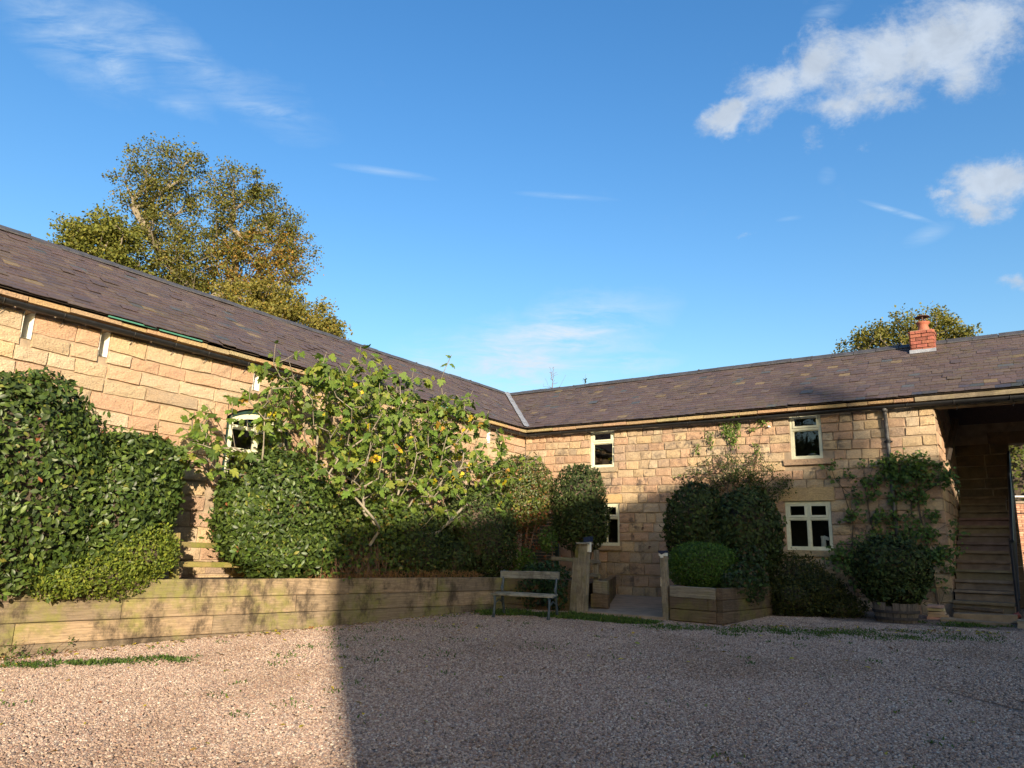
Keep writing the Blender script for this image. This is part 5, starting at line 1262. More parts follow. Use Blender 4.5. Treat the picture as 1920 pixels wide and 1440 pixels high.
# ------------------------------------------------------------------ branching plants
def skeleton(starts, attract, rng, step=0.25, wig=0.04, pathw=0.35, upbias=0.12):
    """connect every attractor to the nearest point of the growing branch system"""
    nodes = []; par = []; plen = []
    for line in starts:
        prev = -1
        for i, p in enumerate(line):
            nodes.append(Vector(p)); par.append(prev); plen.append(0 if prev < 0 else plen[prev] + (Vector(p)-nodes[prev]).length); prev = len(nodes)-1
    X = np.zeros((60000, 3)); PL = np.zeros(60000); X[:len(nodes)] = [tuple(v) for v in nodes]; PL[:len(nodes)] = plen
    at = [Vector(a) for a in attract]; base = Vector(starts[0][0])
    at.sort(key=lambda a: min((a-n).length for n in nodes[:200]))
    tips = []
    for a in at:
        n = len(nodes); A = np.array(a); dv = A - X[:n]; dist = np.linalg.norm(dv, axis=1)
        cost = dist + pathw*PL[:n] + upbias*np.maximum(0, -dv[:, 2])*3
        j = int(np.argmin(cost)); d = a-nodes[j]; L_ = d.length; k = max(1, int(L_/step)); prev = j
        lift = Vector((0, 0, 0.10*L_))
        for i in range(1, k+1):
            t = i/k; p = nodes[j] + d*t + lift*(4*t*(1-t)*-0.35) + Vector([rng.gauss(0, wig*step*(0 if i == k else 1)) for _ in range(3)])
            nodes.append(p); par.append(prev); plen.append(plen[prev] + (p-nodes[prev]).length); m = len(nodes)-1; X[m] = tuple(p); PL[m] = plen[m]; prev = m
        tips.append(prev)
    cnt = np.zeros(len(nodes))
    for t in tips:
        j = t
        while j >= 0: cnt[j] += 1; j = par[j]
    return nodes, par, cnt, tips

def branches(mb, nodes, par, cnt, rtip, rexp=0.5, rmax=1.0, n=5, col=None, skip=0.0):
    rad = np.minimum(rtip*np.maximum(cnt, 1)**rexp, rmax)
    for i, p in enumerate(par):
        if p < 0: continue
        a, b = nodes[p], nodes[i]
        d = (b-a)
        if d.length < 1e-4: continue
        d.normalize(); ref = Vector((1, 0, 0)) if abs(d.x) < 0.8 else Vector((0, 1, 0)); x = d.cross(ref).normalized(); y = d.cross(x)
        r0, r1 = min(rad[p], rad[i]*1.25), rad[i]; k = n if r0 > rtip*2.2 else 3
        V = [a + (x*math.cos(2*math.pi*j/k)+y*math.sin(2*math.pi*j/k))*r0 - d*r0*0.3 for j in range(k)] + [b + (x*math.cos(2*math.pi*j/k)+y*math.sin(2*math.pi*j/k))*r1 for j in range(k)]
        mb.add(V, [(j, (j+1) % k, k+(j+1) % k, k+j) for j in range(k)], col)

def fig():
    rng = random.Random(77); nr = np.random.default_rng(77)
    T = thing('fig_tree', 'wide many stemmed fig with lobed yellowing leaves against the barn wall', 'tree', (1.3, -6.6, 0.4))
    pts = []
    # outer shape of the crown: (y, half depth in x, low z, top z)
    prof = [(-9.8, 1.9, 2.45), (-9.2, 1.75, 3.15), (-8.7, 1.7, 3.75), (-8.0, 1.6, 3.75), (-7.2, 1.4, 4.0), (-6.6, 1.3, 4.05), (-6.0, 1.25, 3.9), (-5.2, 1.3, 3.85), (-4.6, 1.35, 4.0), (-4.0, 1.5, 3.5), (-3.3, 1.7, 3.2), (-2.6, 2.0, 3.0)]
    ys = [a[0] for a in prof]
    while len(pts) < 760:
        y = rng.uniform(-9.8, -2.5); lo = np.interp(y, ys, [a[1] for a in prof]); hi = np.interp(y, ys, [a[2] for a in prof])
        z = lo + (hi-lo)*rng.random()**0.75
        x = rng.uniform(0.25, 2.25 - 0.35*max(0, z-3.2))
        if abs(y+6.3) > 2.5 and rng.random() < 0.3: continue
        if y > -4.2 and rng.random() < 0.35: continue
        if y < -8.3 and (rng.random() < 0.40 or (x > 1.4 and z < 3.0)): continue
        pts.append((x, y, z))
    pts += [(1.25, -4.6, 4.72), (1.2, -4.75, 4.35), (0.9, -6.5, 4.35), (1.2, -7.0, 4.3), (1.0, -8.6, 4.0), (1.1, -8.2, 3.95), (1.0, -6.2, 4.2), (1.8, -2.4, 3.05), (1.6, -2.9, 3.3)]
    b = Vector((1.2, -6.6, 0.40))
    starts = [[b, (1.2, -6.8, 0.6), (1.0, -7.05, 0.8), (1.25, -7.3, 1.12), (1.15, -7.75, 1.2), (1.25, -8.1, 1.5), (1.0, -8.5, 1.75)], [b, (1.05, -6.75, 0.9), (1.15, -6.35, 1.35), (0.9, -6.6, 2.0)], [b, (1.35, -6.4, 0.75), (1.6, -6.05, 0.85), (1.6, -5.7, 1.15), (1.8, -5.4, 1.2), (1.6, -4.4, 1.75), (1.7, -3.5, 2.1)], [b, (1.45, -6.7, 0.85), (1.7, -6.95, 0.95), (1.8, -6.85, 1.2), (1.95, -7.15, 1.35), (1.75, -7.5, 1.75)], [b, (1.0, -6.1, 1.1), (0.8, -5.5, 1.9), (0.9, -5.0, 2.6)]]
    nodes, par, cnt, tips = skeleton(starts, pts, rng, 0.22, 0.16, 0.30, 0.5)
    mb = MB(); branches(mb, nodes, par, cnt, 0.0066, 0.33, 0.027, 6)
    bo = mb.obj('branches', MAT['bark_pale'], T, True)
    # leaves: a few round each shoot tip
    P = []; A = []; ta = []
    for t in tips:
        d = (nodes[t]-nodes[par[t]]).normalized()
        for k in range(rng.choice([4, 5, 6, 6, 7])):
            a = rng.uniform(0, 6.28); side = Vector((math.cos(a), math.sin(a), rng.uniform(-0.6, 0.35))).normalized()
            p = nodes[t] - d*rng.uniform(0, 0.22) + side*rng.uniform(0.03, 0.09); P.append(p); A.append(side + Vector((0, 0, -rng.uniform(0.2, 1.7))))
    P = np.array([tuple(p) for p in P]); A = np.array([tuple(a) for a in A]); ok = P[:, 0] > 0.06; P, A = P[ok], A[ok]; n = len(P)
    N = nr.normal(size=(n, 3))*0.6 + np.array((0.45, -0.25, 0.6))
    C = pick([(0.105, 0.16, 0.028, 4), (0.135, 0.19, 0.034, 4), (0.075, 0.12, 0.026, 3), (0.20, 0.225, 0.04, 1.8), (0.46, 0.36, 0.02, 0.3), (0.30, 0.17, 0.03, 0.12)], n, nr)
    Sz = 0.138*nr.uniform(0.55, 1.25, n); Mx = frames(N, A)
    Mx[:, :, 0] *= nr.choice([0.62, 0.8, 1.0], n)[:, None]
    # those nearest the viewer are leaves of their own, the rest one mass
    d = np.linalg.norm(P-np.array(CAM), axis=1)/Sz; order = np.argsort(d)[:300]; rest = np.setdiff1d(np.arange(n), order)
    protos = []
    for v in range(3):
        r = random.Random(v); me = bpy.data.meshes.new('leaf'); me.from_pydata([(x*(1+0.1*r.uniform(-1, 1)), y, z+0.03*r.uniform(-1, 1)) for x, y, z in FIG_V.tolist()], [], [tuple(f) for f in FIG_F.tolist()]); set_col(me); me.materials.append(MAT['leaf_soft']); protos.append(me)
    inv = world_of(T).inverted()
    for i in order:
        o = bpy.data.objects.new('leaf', protos[int(i) % 3]); COL.objects.link(o); o.parent = T; R_ = Mx[i]*Sz[i]
        o.matrix_basis = inv @ Matrix(((R_[0, 0], R_[0, 1], R_[0, 2], P[i, 0]), (R_[1, 0], R_[1, 1], R_[1, 2], P[i, 1]), (R_[2, 0], R_[2, 1], R_[2, 2], P[i, 2]), (0, 0, 0, 1)))
        o.color = (*[float(x) for x in C[i]], 1)
    tag(cloud('foliage', FIG_V, FIG_F, P[rest], Mx[rest], Sz[rest], C[rest], MAT['leaf_soft'], T), kind='stuff')
fig()

def undergrowth():
    rng = random.Random(5); nr = np.random.default_rng(5)
    T = thing('ivy_bramble', 'ivy and brown bramble stems trailing below the fig onto the sleepers', 'undergrowth', (1.55, -7.0, 0.4))
    m = MB()
    for k in range(170):
        y = rng.uniform(-7.75, -5.4); x = rng.uniform(1.2, 1.72); z1 = rng.uniform(0.75, 1.35)
        p = [(x-0.15, y+rng.uniform(-0.1, 0.1), z1), (x, y+rng.uniform(-0.15, 0.15), z1*0.65+0.1), (x+rng.uniform(-0.05, 0.12), y+rng.uniform(-0.25, 0.25), rng.uniform(0.36, 0.5))]
        m.tube(p, [0.004, 0.006, 0.004], 3, cap=False)
    tag(m.obj('stems', MAT['twig'], T), kind='stuff')
    n = 5200; y = nr.uniform(-7.9, -5.2, n); z = 0.42 + 1.25*nr.random(n)**0.8; x = 1.48 - 0.25*(z-0.5)/1.0 + nr.normal(size=n)*0.2 + 0.15
    keep = (nr.random(n) < np.clip((z-0.35)/0.7, 0.18, 1)) & (x > 0.1); P = np.stack([x, y, z], 1)[keep]; n = len(P)
    N = nr.normal(size=(n, 3))*0.6 + np.array((0.7, -0.4, 0.5)); A = nr.normal(size=(n, 3))*0.5 + np.array((0.2, 0, -0.7))
    cloud('foliage', IVY_V, IVY_F, P, frames(N, A), 0.06*nr.uniform(0.6, 1.3, n), pick([(0.07, 0.105, 0.02, 3), (0.10, 0.14, 0.025, 2), (0.045, 0.07, 0.02, 3), (0.2, 0.16, 0.04, 0.4)], n, nr), MAT['leaf_soft'], T)
    # dry grass along the coping
    m = MB()
    for k in range(320):
        y = rng.uniform(-8.0, -4.6); x = 0.95+0.19*(y+11.7) - 0.08 - rng.random()*0.15; a = rng.uniform(0, 6.28); h = rng.uniform(0.05, 0.16)
        m.tube([(x, y, 0.42), (x+0.05*math.cos(a), y+0.06*math.sin(a), 0.42+h), (x+0.12*math.cos(a)+0.05, y+0.14*math.sin(a), 0.42+h*0.7)], [0.004, 0.003, 0.001], 3, (1.6, 1.5, 1.0), cap=False)
    tag(m.obj('dry_grass', MAT['twig']), kind='stuff')
undergrowth()

def climbers():
    rng = random.Random(15); nr = np.random.default_rng(15)
    T = thing('wall_shrub', 'twiggy sparse wall shrub rising behind the double domed laurel', 'shrub', (5.5, -0.2, 0.3))
    pts = []
    while len(pts) < 260:
        a = rng.uniform(-1.15, 1.2); r = rng.uniform(0.4, 1.0)**0.8*1.75
        x, z = 5.45 + math.sin(a)*r*0.75, 1.75 + math.cos(a)*r*0.78
        if z > 1.9 and x < 6.62: pts.append((x, -rng.uniform(0.06, 0.45), z))
    st = [[(5.5, -0.3, 0.3), (5.45, -0.3, 1.2), (5.3, -0.25, 1.9)], [(5.6, -0.3, 0.3), (5.7, -0.28, 1.3), (5.8, -0.25, 2.0)]]
    nodes, par, cnt, tips = skeleton(st, pts, rng, 0.16, 0.2, 0.45, 0.3)
    mb = MB(); branches(mb, nodes, par, cnt, 0.0034, 0.4, 0.025, 5); mb.obj('branches', MAT['bark_dark'], T)
    P = []
    for t in tips:
        dens = 22 if nodes[t].z < 2.7 and abs(nodes[t].x-5.5) < 0.5 else 11
        for k in range(dens): P.append(nodes[t] + Vector((rng.gauss(0, 0.06), rng.gauss(0, 0.04), rng.gauss(0, 0.06))))
    P = np.array([tuple(p) for p in P]); P = P[P[:, 1] < -0.02]; n = len(P)
    cloud('foliage', SMALL_V, SMALL_F, P, frames(nr.normal(size=(n, 3)), nr.normal(size=(n, 3))), 0.045*nr.uniform(0.6, 1.2, n), pick([(0.045, 0.072, 0.02, 3), (0.07, 0.10, 0.026, 2), (0.03, 0.045, 0.016, 2)], n, nr), MAT['leaf_soft'], T, wide=np.full(n, 1.3))
    # ivy tufts under the gutter
    spots = [(5.15, 3.42, 0.10, 'leftmost'), (5.55, 3.55, 0.0, ''), (4.75, 3.05, 0, '')]
    T2 = thing('ivy_sprays', 'fresh green sprays of leaves hanging below the gutter left of the right upper window', 'climber', (5.5, -0.05, 3.5))
    Q = []
    for (cx, cz, w, h, k) in ((5.25, 3.62, 0.06, 0.11, 60), (5.38, 3.60, 0.05, 0.14, 80), (5.52, 3.70, 0.04, 0.09, 50), (4.88, 3.42, 0.05, 0.09, 40), (4.58, 3.22, 0.05, 0.06, 34), (5.42, 3.36, 0.05, 0.06, 34), (6.05, 3.72, 0.06, 0.05, 36), (5.80, 3.58, 0.06, 0.03, 18), (5.88, 3.16, 0.04, 0.09, 28), (4.22, 2.66, 0.08, 0.03, 18)):
        for j in range(k): Q.append((cx+rng.gauss(0, w), -abs(rng.gauss(0.05, 0.03))-0.02, cz+rng.gauss(0, h)))
    P = np.array(Q); n = len(P)
    cloud('foliage', LAUREL_V, LAUREL_F, P, frames(nr.normal(size=(n, 3))*0.5+np.array((0.3, -1, 0.3)), nr.normal(size=(n, 3))*0.4+np.array((0, 0, -1))), 0.062*nr.uniform(0.6, 1.2, n), pick([(0.10, 0.15, 0.028, 3), (0.07, 0.11, 0.025, 2)], n, nr), MAT['leaf_soft'], T2, wide=np.full(n, 1.1))
    m = MB()
    for (x0, z0, x1, z1) in ((5.4, 2.2, 5.35, 3.6), (5.3, 2.2, 4.85, 3.45), (5.2, 2.2, 4.58, 3.22), (5.5, 2.3, 5.5, 3.7), (5.7, 2.3, 6.05, 3.72), (5.6, 2.2, 5.88, 3.16), (4.95, 2.5, 4.2, 2.66)):
        m.tube([(x0, -0.05, z0), ((x0+x1)/2+rng.uniform(-0.08, 0.08), -0.03, (z0+z1)/2), (x1, -0.04, z1)], [0.006, 0.005, 0.003], 4)
    tag(m.obj('stems', MAT['twig'], T2), kind='stuff')
    # vine
    T3 = thing('climbing_vine', 'climbing vine trained round the downpipe beside the open passage', 'climber', (8.6, -0.1, 0.2))
    pts = []
    lines = [(2.62, 7.1, 9.25), (2.45, 7.9, 9.2), (2.15, 7.6, 9.0), (1.75, 7.5, 9.1), (1.45, 7.9, 9.05), (1.15, 7.35, 9.15), (0.9, 7.3, 9.2), (0.6, 7.5, 9.1), (2.75, 8.3, 9.0)]
    for (z, x0, x1) in lines:
        for k in range(34): 
            x = rng.uniform(x0, x1); pts.append((x, -rng.uniform(0.03, 0.16), z + rng.gauss(0, 0.07)))
    for k in range(34): pts.append((rng.gauss(8.78, 0.2), -rng.uniform(0.08, 0.3), rng.gauss(2.55, 0.13)))
    for k in range(24): pts.append((rng.gauss(7.45, 0.14), -rng.uniform(0.08, 0.3), rng.gauss(1.0, 0.15)))
    for k in range(26): pts.append((9.2+rng.random()*0.22, -rng.uniform(0.03, 0.25), 2.42+rng.gauss(0, 0.08) if k < 16 else 1.3+rng.gauss(0, 0.2)))
    st = [[(8.95, -0.06, 0.1), (8.9, -0.05, 0.9), (8.8, -0.05, 1.7), (8.75, -0.05, 2.5)], [(8.2, -0.06, 0.1), (8.1, -0.05, 0.9), (7.95, -0.05, 1.7), (7.9, -0.05, 2.4)], [(7.6, -0.06, 0.1), (7.55, -0.05, 0.8), (7.65, -0.05, 1.6), (7.5, -0.05, 2.3)]]
    nodes, par, cnt, tips = skeleton(st, pts, rng, 0.15, 0.15, 0.25, 0.1)
    mb = MB(); branches(mb, nodes, par, cnt, 0.004, 0.35, 0.018, 5); mb.obj('stems', MAT['bark_dark'], T3)
    P = np.array([tuple(nodes[t] + Vector((rng.gauss(0, 0.05), -abs(rng.gauss(0.02, 0.03)), rng.gauss(0, 0.05)))) for t in tips for k in range(8)]); n = len(P)
    cloud('foliage', IVY_V, IVY_F, P, frames(nr.normal(size=(n, 3))*0.55+np.array((0.3, -0.8, 0.55)), nr.normal(size=(n, 3))*0.5+np.array((0.1, -0.2, -0.8))), 0.068*nr.uniform(0.55, 1.25, n), pick([(0.065, 0.115, 0.028, 3), (0.09, 0.15, 0.032, 2), (0.045, 0.08, 0.024, 2), (0.16, 0.15, 0.04, 0.3)], n, nr), MAT['leaf_soft'], T3)
climbers()

# dark green slatted screen behind the photinia
def screen():
    T = thing('green_screen', 'dark green painted slatted timber screen behind the photinia', 'screen', (1.2, -1.0, 0.35))
    m = MB(); m.box(0.66, 0.73, -1.03, -0.97, 0.3, 1.86); m.obj('post', MAT['green_paint'], T)
    m = MB(); m.box(1.57, 1.64, -1.03, -0.97, 0.3, 1.86); m.obj('post', MAT['green_paint'], T)
    m = MB(); m.box(0.62, 1.68, -1.05, -0.95, 1.862, 1.93); m.obj('top_rail', MAT['green_paint'], T)
    for k in range(20):
        m = MB(); z = 0.36 + 0.074*k; m.obox((1.15, -1.0, z), (0.418, 0, 0), (0, 0.012, 0.022), (0, -0.004, 0.004)); m.obj('slat', MAT['green_paint'], T)
screen()

# ------------------------------------------------------------------ trees beyond the roofs
def tree(name, label, base, h, trunks, vols, nclump, nleaf, lsize, cols, seed, spread, rtip=0.02, group=None, rmax=0.5, extra=None, bark='bark', zcols=None):
    rng = random.Random(seed); nr = np.random.default_rng(seed); b = Vector(base)
    T = thing(name, label, 'tree', base, 0, group)
    pts = []; tot = sum(v[3]*v[4]*v[5] for v in vols)
    for v in vols:
        k = int(nclump*v[3]*v[4]*v[5]/tot)+1; c = 0
        while c < k:
            d = Vector([rng.gauss(0, 1) for _ in range(3)]).normalized(); r = rng.random()**0.42
            pts.append(tuple(b + Vector(v[:3]) + Vector((d.x*v[3], d.y*v[4], d.z*v[5]))*r)); c += 1
    st = [[tuple(b + Vector(p)) for p in line] for line in trunks]
    nodes, par, cnt, tips = skeleton(st, pts, rng, 0.8, 0.14, 0.22, 0.5)
    mb = MB(); branches(mb, nodes, par, cnt, rtip, 0.5, rmax, 6); mb.obj('trunk', MAT[bark], T)
    P = []
    for t in tips:
        if rng.random() < 0.16: continue
        kk = int(nleaf*rng.uniform(0.4, 1.5)); q = np.clip(nr.normal(size=(kk, 3)), -1.5, 1.5)*spread*np.array((1, 1, 0.75))*rng.uniform(0.6, 1.2); P.append(q + np.array(nodes[t]))
    P = np.concatenate(P); n = len(P)
    C = pick(cols, n, nr)
    if zcols: 
        w = zcols[1](P - np.array(base)); s = nr.random(n) < w; C2 = pick(zcols[0], n, nr); C[s] = C2[s]
    N = nr.normal(size=(n, 3))*0.8 + np.array((0.2, -0.2, 0.6))
    cloud('crown', SMALL_V, SMALL_F, P, frames(N, nr.normal(size=(n, 3))+np.array((0, 0, -0.5))), lsize*nr.uniform(0.6, 1.3, n), C, MAT['leaf_far'], T, wide=np.full(n, 1.5))
    return T

OLIVE = [(0.085, 0.090, 0.022, 4), (0.11, 0.105, 0.026, 3), (0.06, 0.07, 0.02, 3), (0.16, 0.12, 0.03, 1)]
def far(px, py, dist):            # ground point in the direction of a photograph column, dist metres away
    x = (px-960)/FPX; d = (_F + _R2*x); h = Vector((d.x, d.y, 0)).normalized(); p = CAM + h*dist; return (p.x, p.y)
OLIVE2 = [(0.125, 0.128, 0.032, 4), (0.10, 0.108, 0.03, 3), (0.155, 0.148, 0.036, 3), (0.19, 0.145, 0.04, 1), (0.075, 0.082, 0.024, 2)]
tree('ash_tree', 'tall thin leaved ash with several trunks behind the long barn', (-22.99, 6.48, 0), 21,
     [[(0, 0, 0), (-0.2, -0.3, 6), (-0.56, -0.87, 12.3), (-1.46, -2.4, 14.4), (-1.7, -2.8, 17.2), (-2.08, -3.5, 19.8)], [(0, 0, 0), (0, 0, 7), (-0.35, -0.53, 14.76), (-0.41, -0.64, 17.2), (-0.12, -0.18, 19.8)], [(-0.56, -0.87, 12.3), (-1.9, -3.3, 15.3), (-2.69, -4.74, 17.6)], [(-0.2, -0.3, 9), (0.46, 0.68, 15.0), (1.12, 1.61, 17.7)]],
     [(-2.0, -3.38, 19.52, 2.34, 2.34, 2.08), (-2.56, -4.49, 18.27, 1.56, 1.56, 1.6), (-0.18, -0.28, 19.63, 2.18, 2.18, 1.76), (-0.41, -0.64, 17.18, 1.87, 1.87, 1.92), (0.94, 1.36, 17.96, 1.71, 1.71, 1.76), (-2.07, -3.51, 16.45, 2.02, 2.02, 1.92), (-0.99, -1.58, 15.13, 2.49, 2.49, 1.92), (0.74, 1.08, 15.7, 2.49, 2.49, 1.92), (0.08, 0.12, 13.68, 1.87, 1.87, 1.44), (1.47, 2.08, 16.84, 1.25, 1.25, 1.44), (-1.57, -2.58, 14.02, 2.18, 2.18, 1.44)],
     600, 115, 0.13, OLIVE2, 201, 0.34, rtip=0.017, zcols=([(0.30, 0.165, 0.035, 3), (0.23, 0.14, 0.035, 3), (0.15, 0.12, 0.03, 2)], lambda Q: np.clip(0.95 - np.linalg.norm((Q - np.array((0.85, 1.2, 15.2)))/np.array((2.6, 3.2, 2.6)), axis=1)*0.75, 0, 0.6)))
tree('field_maple', 'rounded green tree at the far left, its foot hidden by the roof', (-23.71, 1.22, 0), 14,
     [[(0, 0, 0), (-0.2, -0.4, 6), (-0.5, -1.0, 11.5)]], [(-0.74, -1.59, 15.01, 1.63, 1.63, 1.22), (-0.32, -0.66, 14.99, 1.18, 1.18, 1.37), (-1.04, -2.3, 14.27, 1.04, 1.04, 0.91), (-0.2, -0.41, 13.69, 1.48, 1.48, 1.07), (-0.67, -1.43, 13.7, 1.78, 1.78, 0.76)], 190, 100, 0.145, [(0.14, 0.15, 0.032, 4), (0.11, 0.12, 0.028, 3), (0.17, 0.165, 0.036, 2)], 202, 0.27, rtip=0.018)
tree('hornbeam', 'dense yellow green tree low behind the barn roof right of the ash', (-17.82, 6.8, 0), 12,
     [[(0, 0, 0), (0, 0, 5), (0, 0, 9)]], [(-1.48, -2.0, 12.21, 1.96, 1.96, 1.3), (-0.62, -0.8, 12.28, 1.68, 1.68, 1.15), (0.26, 0.33, 11.78, 1.26, 1.26, 1.01), (0.87, 1.05, 11.19, 0.84, 0.84, 0.87), (-0.4, -0.51, 10.97, 2.8, 2.8, 1.15), (-1.68, -2.31, 11.08, 2.24, 2.24, 1.15)], 330, 120, 0.14, [(0.17, 0.15, 0.036, 4), (0.13, 0.125, 0.032, 3), (0.20, 0.17, 0.042, 2), (0.24, 0.16, 0.04, 0.5)], 203, 0.29, rtip=0.016)
tree('sycamore', 'spreading yellow green tree behind the chimney', (7.31, 16.29, -0.15), 12,
     [[(0, 0, 0), (0, 0, 4), (0.1, 0, 8.2)]], [(0.43, 0.04, 10.02, 1.5, 1.5, 0.77), (-0.71, -0.08, 9.88, 1.25, 1.25, 0.77), (1.4, 0.1, 9.76, 1.0, 1.0, 0.72), (-1.59, -0.19, 9.64, 0.87, 0.87, 0.64), (1.99, 0.13, 9.42, 0.62, 0.62, 0.46), (0.27, 0.03, 9.32, 2.49, 2.49, 0.64), (-2.2, -0.29, 9.29, 0.62, 0.62, 0.21)], 260, 80, 0.105, [(0.16, 0.15, 0.034, 4), (0.13, 0.13, 0.03, 3), (0.19, 0.165, 0.04, 2), (0.10, 0.11, 0.028, 2)], 204, 0.2, rtip=0.013)
# the wood behind the viewpoint that the cottage windows reflect
def back_wood():
    first = tree('oak', 'broad oak of the wood behind the viewpoint, reflected in the windows', (-4, -40, -0.7), 13, [[(0, 0, 0), (0, 0, 4), (0, 0, 7)]], [(0, 0, 8, 4.5, 4.5, 4.5), (0, 0, 4, 4.5, 4.5, 2.5)], 130, 60, 0.55, OLIVE, 210, 0.9, rtip=0.03, group='oaks behind the viewpoint')
    rr = random.Random(2)
    for k, (x, y) in enumerate(((-11, -43), (3, -43), (9, -47), (-18, -40), (-25, -36), (-8, -50), (0, -52))):
        c = first.copy(); COL.objects.link(c); c.location = (x, y, -0.7); c.rotation_euler = (0, 0, rr.uniform(0, 6)); k2 = rr.uniform(0.9, 1.3); c.scale = (k2, k2, k2)
        
        for ch in first.children:
            d = ch.copy(); COL.objects.link(d); d.parent = c; d.matrix_parent_inverse = ch.matrix_parent_inverse
back_wood()
# tree behind the viewpoint whose shade falls on the cottage roof
q_ = Vector((0.653, 0.757, 0))*4.75 + Vector((-0.757, 0.653, 0))*(-52)
tree('shade_poplar', 'tall poplar behind the viewpoint casting soft shade on the cottage roof', (q_.x, q_.y, -0.7), 16, [[(0, 0, 0), (0, 0, 9), (0, 0, 15.0)]], [(0, 0, 15.7, 0.4, 0.4, 1.4), (0.1, 0.1, 14.9, 0.5, 0.5, 1.2)], 60, 24, 0.16, OLIVE, 205, 0.24, rtip=0.012)

# birch sapling and weed behind the ridge
def roof_weeds():
    rng = random.Random(6)
    T = thing('birch_sapling', 'bare wispy birch top showing over the roof valley', 'tree', (-1.2, 3.2, 4.9))
    st = [[(-1.0, 2.9, 4.6), (-1.0, 2.9, 5.4), (-0.98, 2.9, 6.0), (-0.95, 2.9, 6.42)]]
    pts = [(-1.0 + rng.gauss(0, 0.25)*(6.6-z), 2.9+rng.gauss(0, 0.1), z) for z in [rng.uniform(5.55, 6.45) for _ in range(46)]]
    nodes, par, cnt, tips = skeleton(st, pts, rng, 0.1, 0.1, 0.4, 1.2)
    mb = MB(); branches(mb, nodes, par, cnt, 0.0032, 0.3, 0.012, 4); mb.obj('branches', MAT['twig'], T)
    T = thing('ridge_weed', 'small weed sprouting from the ridge right of the valley', 'weed', (0.55, DD, HR+0.04))
    m = MB(); m.tube([(0.55, DD, HR), (0.56, DD, HR+0.14), (0.57, DD, HR+0.30)], [0.006, 0.005, 0.002], 4, (0.06, 0.09, 0.02))
    for k in range(14):
        a = rng.uniform(0, 6.28); z = HR+rng.uniform(0.05, 0.18); m.obox((0.56+0.04*math.cos(a), DD+0.04*math.sin(a), z), (0.035*math.cos(a), 0.035*math.sin(a), 0.012), (-0.014*math.sin(a), 0.014*math.cos(a), 0), (0, 0, 0.001), (0.10, 0.11, 0.03))
    m.obj('leaves', MAT['leaf_soft'], T)
roof_weeds()

# ------------------------------------------------------------------ beyond the passage
def beyond():
    rng = random.Random(12)
    bush('garden_hedge', 'sunlit yellow green hedge seen through the passage opening', 'hedge', (11, 17, 0), [(11.0, 17.5, 3.0, 3.2, 1.2, 3.2, 3.0), (13.5, 18, 4.5, 2, 1.4, 4.5, 2.4), (10.8, 18.2, 5.2, 2.6, 1.3, 3.2, 2.4)], 22000, 0.16, [(0.11, 0.13, 0.03, 4), (0.14, 0.14, 0.035, 2), (0.07, 0.09, 0.025, 2)], 301, tmpl='small', mat='leaf_soft', wide=1.6, depth=0.4, lump=0.12, core=0.6)
    T = thing('garden_wall', 'low sunlit red brick wall seen through the passage', 'wall', (11.5, 14, 0))
    m = MB(); m.box(9.0, 15.0, 14.02, 14.2, 0, 2.9); m.obj('core', MAT['mortar'], T)
    me = MB(); me.box(-0.5, 0.5, -0.5, 0.5, -0.5, 0.5, jit=0.02); bm = me.mesh('brick'); bm.materials.append(MAT['brick_pale'])
    for r in range(38):
        for k in range(9):
            x = 9.6 + 0.225*k + (0.11 if r % 2 else 0); o = bpy.data.objects.new('brick', bm); COL.objects.link(o); o.parent = T
            if r*9+k >= 299: COL.objects.unlink(o); bpy.data.objects.remove(o); continue
            o.matrix_parent_inverse = world_of(T).inverted(); o.location = (x, 14.0, 2.85-0.075*r); o.scale = (0.212, 0.06, 0.064); kk = rng.uniform(0.8, 1.5); o.color = (kk*1.1, kk, kk, 1)
    m = MB(); m.box(9.0, 15.0, 13.94, 14.24, 2.9, 2.97); m.obj('coping', MAT['flag'], T)
    m = MB(); m.tube([(9.5, 12.8, 3.05), (14, 12.8, 2.95)], 0.03, 6); tag(m.obj('white_pole', MAT['white']), 'pale horizontal pole in front of the hedge beyond the passage', 'pole')
    T = thing('garden_gate', 'dark metal garden gate beyond the foot of the stair', 'gate', (11.0, 6.5, 0))
    for k in range(12): 
        m = MB(); m.tube([(10.3+0.11*k, 6.5, 0.0), (10.3+0.11*k, 6.5, 1.25)], 0.014, 5); m.obj('bar', MAT['iron'], T)
    for z in (0.2, 1.2): m = MB(); m.box(10.25, 11.6, 6.48, 6.52, z-0.025, z+0.025); m.obj('rail', MAT['iron'], T)
    m = MB(); m.tube([(10.62, 7.4, 0), (10.6, 7.4, 1.7)], 0.05, 7); tag(m.obj('pale_post', MAT['white_wood']), 'pale timber post beyond the handrail', 'post')
beyond()

